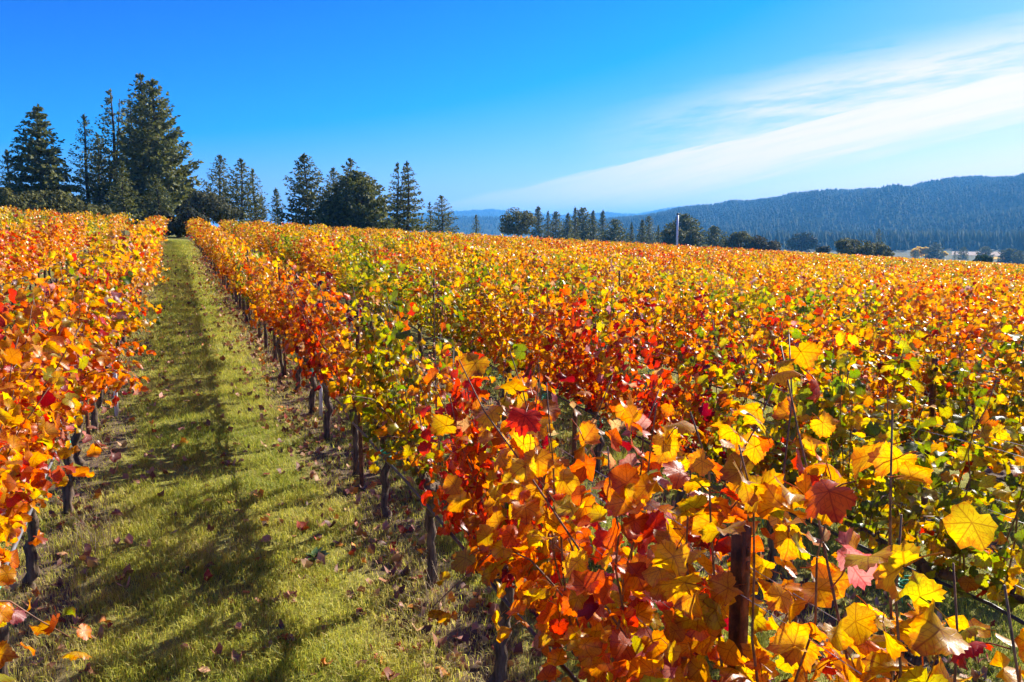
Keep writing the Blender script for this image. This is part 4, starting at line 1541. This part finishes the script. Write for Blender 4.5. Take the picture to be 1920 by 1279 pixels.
# leaf litter below the rows
rl = np.random.default_rng(47)
n = 7000
row_i = rl.choice([-2, -1, 0, 0, 0, 1, 1, 2], n)
x = ROW0 + ROW_STEP * row_i + rl.normal(size=n) * 0.40
y = rl.uniform(0, 1, n) ** 1.4 * 42 + 2
wide = rl.random(n) < 0.10
x = np.where(wide, rl.uniform(-1.2, 2.2, n), x)
ok = in_view(x, y) & ((~wide) | (rl.random(n) < 0.8))
x, y = x[ok], y[ok]
n = len(x)
pos = np.stack([x, y, ground_z(x, y) + 0.015 + 0.02 * rl.random(n)], 1)
nrm = np.array([0, 0, 1.0]) + rl.normal(size=(n, 3)) * 0.3
size = (0.026 + 0.030 * rl.random(n)) * (1 + y / 60)
m = frames(nrm, rl.normal(size=(n, 3)), size)
DRYP = np.array([(0.30, 0.13, 0.055), (0.42, 0.22, 0.10), (0.20, 0.075, 0.04), (0.50, 0.30, 0.15), (0.55, 0.20, 0.03), (0.34, 0.05, 0.02), (0.13, 0.06, 0.04), (0.46, 0.22, 0.15)])
c = DRYP[rl.integers(0, 8, n)] * (0.7 + 0.5 * rl.random((n, 1)))
V, Fc, C, off = [], [], [], 0
pick = rl.integers(0, 4, n)
for q in range(4):
    s_ = pick == q
    tv, tt = coarse_leaf(900 + q, 7, (1.2, -1.0, 0.8, 1.6)[q])
    v_, f_ = stamp(tv, tt, m[s_], pos[s_])
    V.append(v_); Fc.append(f_ + off); C.append(np.repeat(c[s_], len(tv), axis=0)); off += len(v_)
add('leaf_litter', new_mesh('leaf_litter', np.concatenate(V), np.concatenate(Fc), M_LITTER, col=np.concatenate(C), smooth=True), label='dry brown leaf litter lying along the foot of the rows', cat='leaves', kind='stuff')

kinds = [('dry tan vine leaf lying on the grass of the aisle', 'tan fallen leaves on the aisle', (0.50, 0.29, 0.14)), ('brown curled vine leaf lying on the grass of the aisle', 'brown fallen leaves on the aisle', (0.27, 0.115, 0.05)),
         ('orange vine leaf lying on the grass of the aisle', 'orange fallen leaves on the aisle', (0.62, 0.20, 0.03)), ('dark red vine leaf lying on the grass of the aisle', 'red fallen leaves on the aisle', (0.28, 0.035, 0.022)),
         ('dusty pink vine leaf lying on the grass of the aisle', 'pink fallen leaves on the aisle', (0.46, 0.22, 0.16))]
made = 0
while made < 190:
    y = 2.9 + 14.0 * rl.random() ** 1.5
    x = rl.uniform(-1.0, 1.75) if rl.random() < 0.8 else rl.uniform(1.5, 3.4)
    if not bool(in_view(np.array(x), np.array(y), 0)): continue
    k = int(rl.choice(5, p=[.30, .30, .16, .10, .14]))
    lab, grp, cc = kinds[k]
    if x > 1.3:
        lab = lab.replace('on the grass of the aisle', 'under the row right of the aisle'); grp = grp.replace('on the aisle', 'under the right row')
    o = add('fallen_leaf', DRY_ME[int(rl.integers(0, 12))], loc=(x, y, gz(x, y) + 0.016 + 0.02 * rl.random()), label=lab, cat='leaf', group=grp)
    o.rotation_euler = (rl.normal() * 0.45, rl.normal() * 0.45, rl.random() * 6.28)
    s = 0.036 + 0.030 * rl.random()
    o.scale = (s, s, s)
    f = 0.75 + 0.5 * rl.random()
    o.color = (cc[0] * f, cc[1] * f, cc[2] * f, 1)
    made += 1

# leafy weeds and dry tufts
b = MB('weed_leaf')
oi = b.n('ShaderNodeTexCoord')
M_WEED = b.done(b.pbr(b.mix(b.rng(b.noise(oi.outputs['Object'], 14, 3), 0.3, 0.7), (0.05, 0.12, 0.03), (0.16, 0.27, 0.07)), 0.4, 0.5).outputs[0])
WEED_V = np.array([[0, 0, 0], [-.16, .3, .10], [.16, .3, .10], [0, .3, .06], [-.2, .65, .12], [.2, .65, .12], [0, .65, .08], [0, 1.0, .0]], float)
WEED_T = np.array([[0, 3, 1], [0, 2, 3], [1, 3, 6], [1, 6, 4], [3, 2, 5], [3, 5, 6], [4, 6, 7], [6, 5, 7]])
WEED_ME = new_mesh('leaf', WEED_V, WEED_T, M_WEED, smooth=True)
for (wx, wy, sz, lab) in ((0.78, 5.3, 0.11, 'small leafy green weed in the middle of the grass aisle'), (1.98, 4.85, 0.20, 'dark leafy weed clump under the right row'),
                          (2.6, 5.9, 0.16, 'leafy green weed on the grass behind the right row')):
    root = add('weed', None, loc=(wx, wy, gz(wx, wy) + 0.01), label=lab, cat='weed', group='leafy weeds')
    for k in range(16):
        o = add('leaf', WEED_ME, root)
        o.rotation_euler = (0.25 + 0.7 * rl.random(), rl.normal() * 0.2, k * 2.399)
        s = sz * (0.6 + 0.6 * rl.random()); o.scale = (s, s, s)
M_STRAW = flat_mat('dry_stalks', (0.34, 0.25, 0.14), 0.8, 0.2)
for k, (wx, wy, lab) in enumerate(((1.72, 5.55, 'tuft of dry stalks behind the trunks of the right row, nearer one'), (1.9, 6.5, 'tuft of dry stalks behind the trunks of the right row, farther one'),
                                   (-0.62, 5.9, 'tuft of dry stalks at the foot of the left row'), (1.35, 4.35, 'tuft of dry stalks left of the nearest right trunks'))):
    g = Geo()
    for q in range(34):
        a = rl.random() * 6.28; h = 0.10 + 0.22 * rl.random(); l_ = rl.random() * 0.22
        p0 = np.array([rl.normal() * 0.07, rl.normal() * 0.07, -0.02])
        g.tube([p0, p0 + np.array([math.cos(a) * l_ * .4, math.sin(a) * l_ * .4, h * .65]), p0 + np.array([math.cos(a) * l_, math.sin(a) * l_, h])], [0.0022, 0.0018, 0.001], 3, cap=False)
    add('dry_tuft', g.mesh('dry_tuft', M_STRAW), loc=(wx, wy, gz(wx, wy)), label=lab, cat='dry grass', group='dry tufts', kind='stuff')

# ------------------------------------------------------------------ the air
g = Geo()
HAZE_TOP, HAZE_LOW = 190.0, VALLEY - 12.0
g.box((1500, 3200, (HAZE_TOP + HAZE_LOW) / 2), (14000, 13000, HAZE_TOP - HAZE_LOW))
hz = bpy.data.materials.new('haze')
hz.use_nodes = True
hn = hz.node_tree.nodes
hn.clear()
ho = hn.new('ShaderNodeOutputMaterial')
hv = hn.new('ShaderNodeVolumePrincipled')
hv.inputs['Color'].default_value = (0.12, 0.48, 1.0, 1)
hv.inputs['Density'].default_value = 0.00018
hv.inputs['Anisotropy'].default_value = 0.15
hz.node_tree.links.new(hv.outputs[0], ho.inputs['Volume'])
add('haze', g.mesh('haze', hz, smooth=False), kind='stuff')
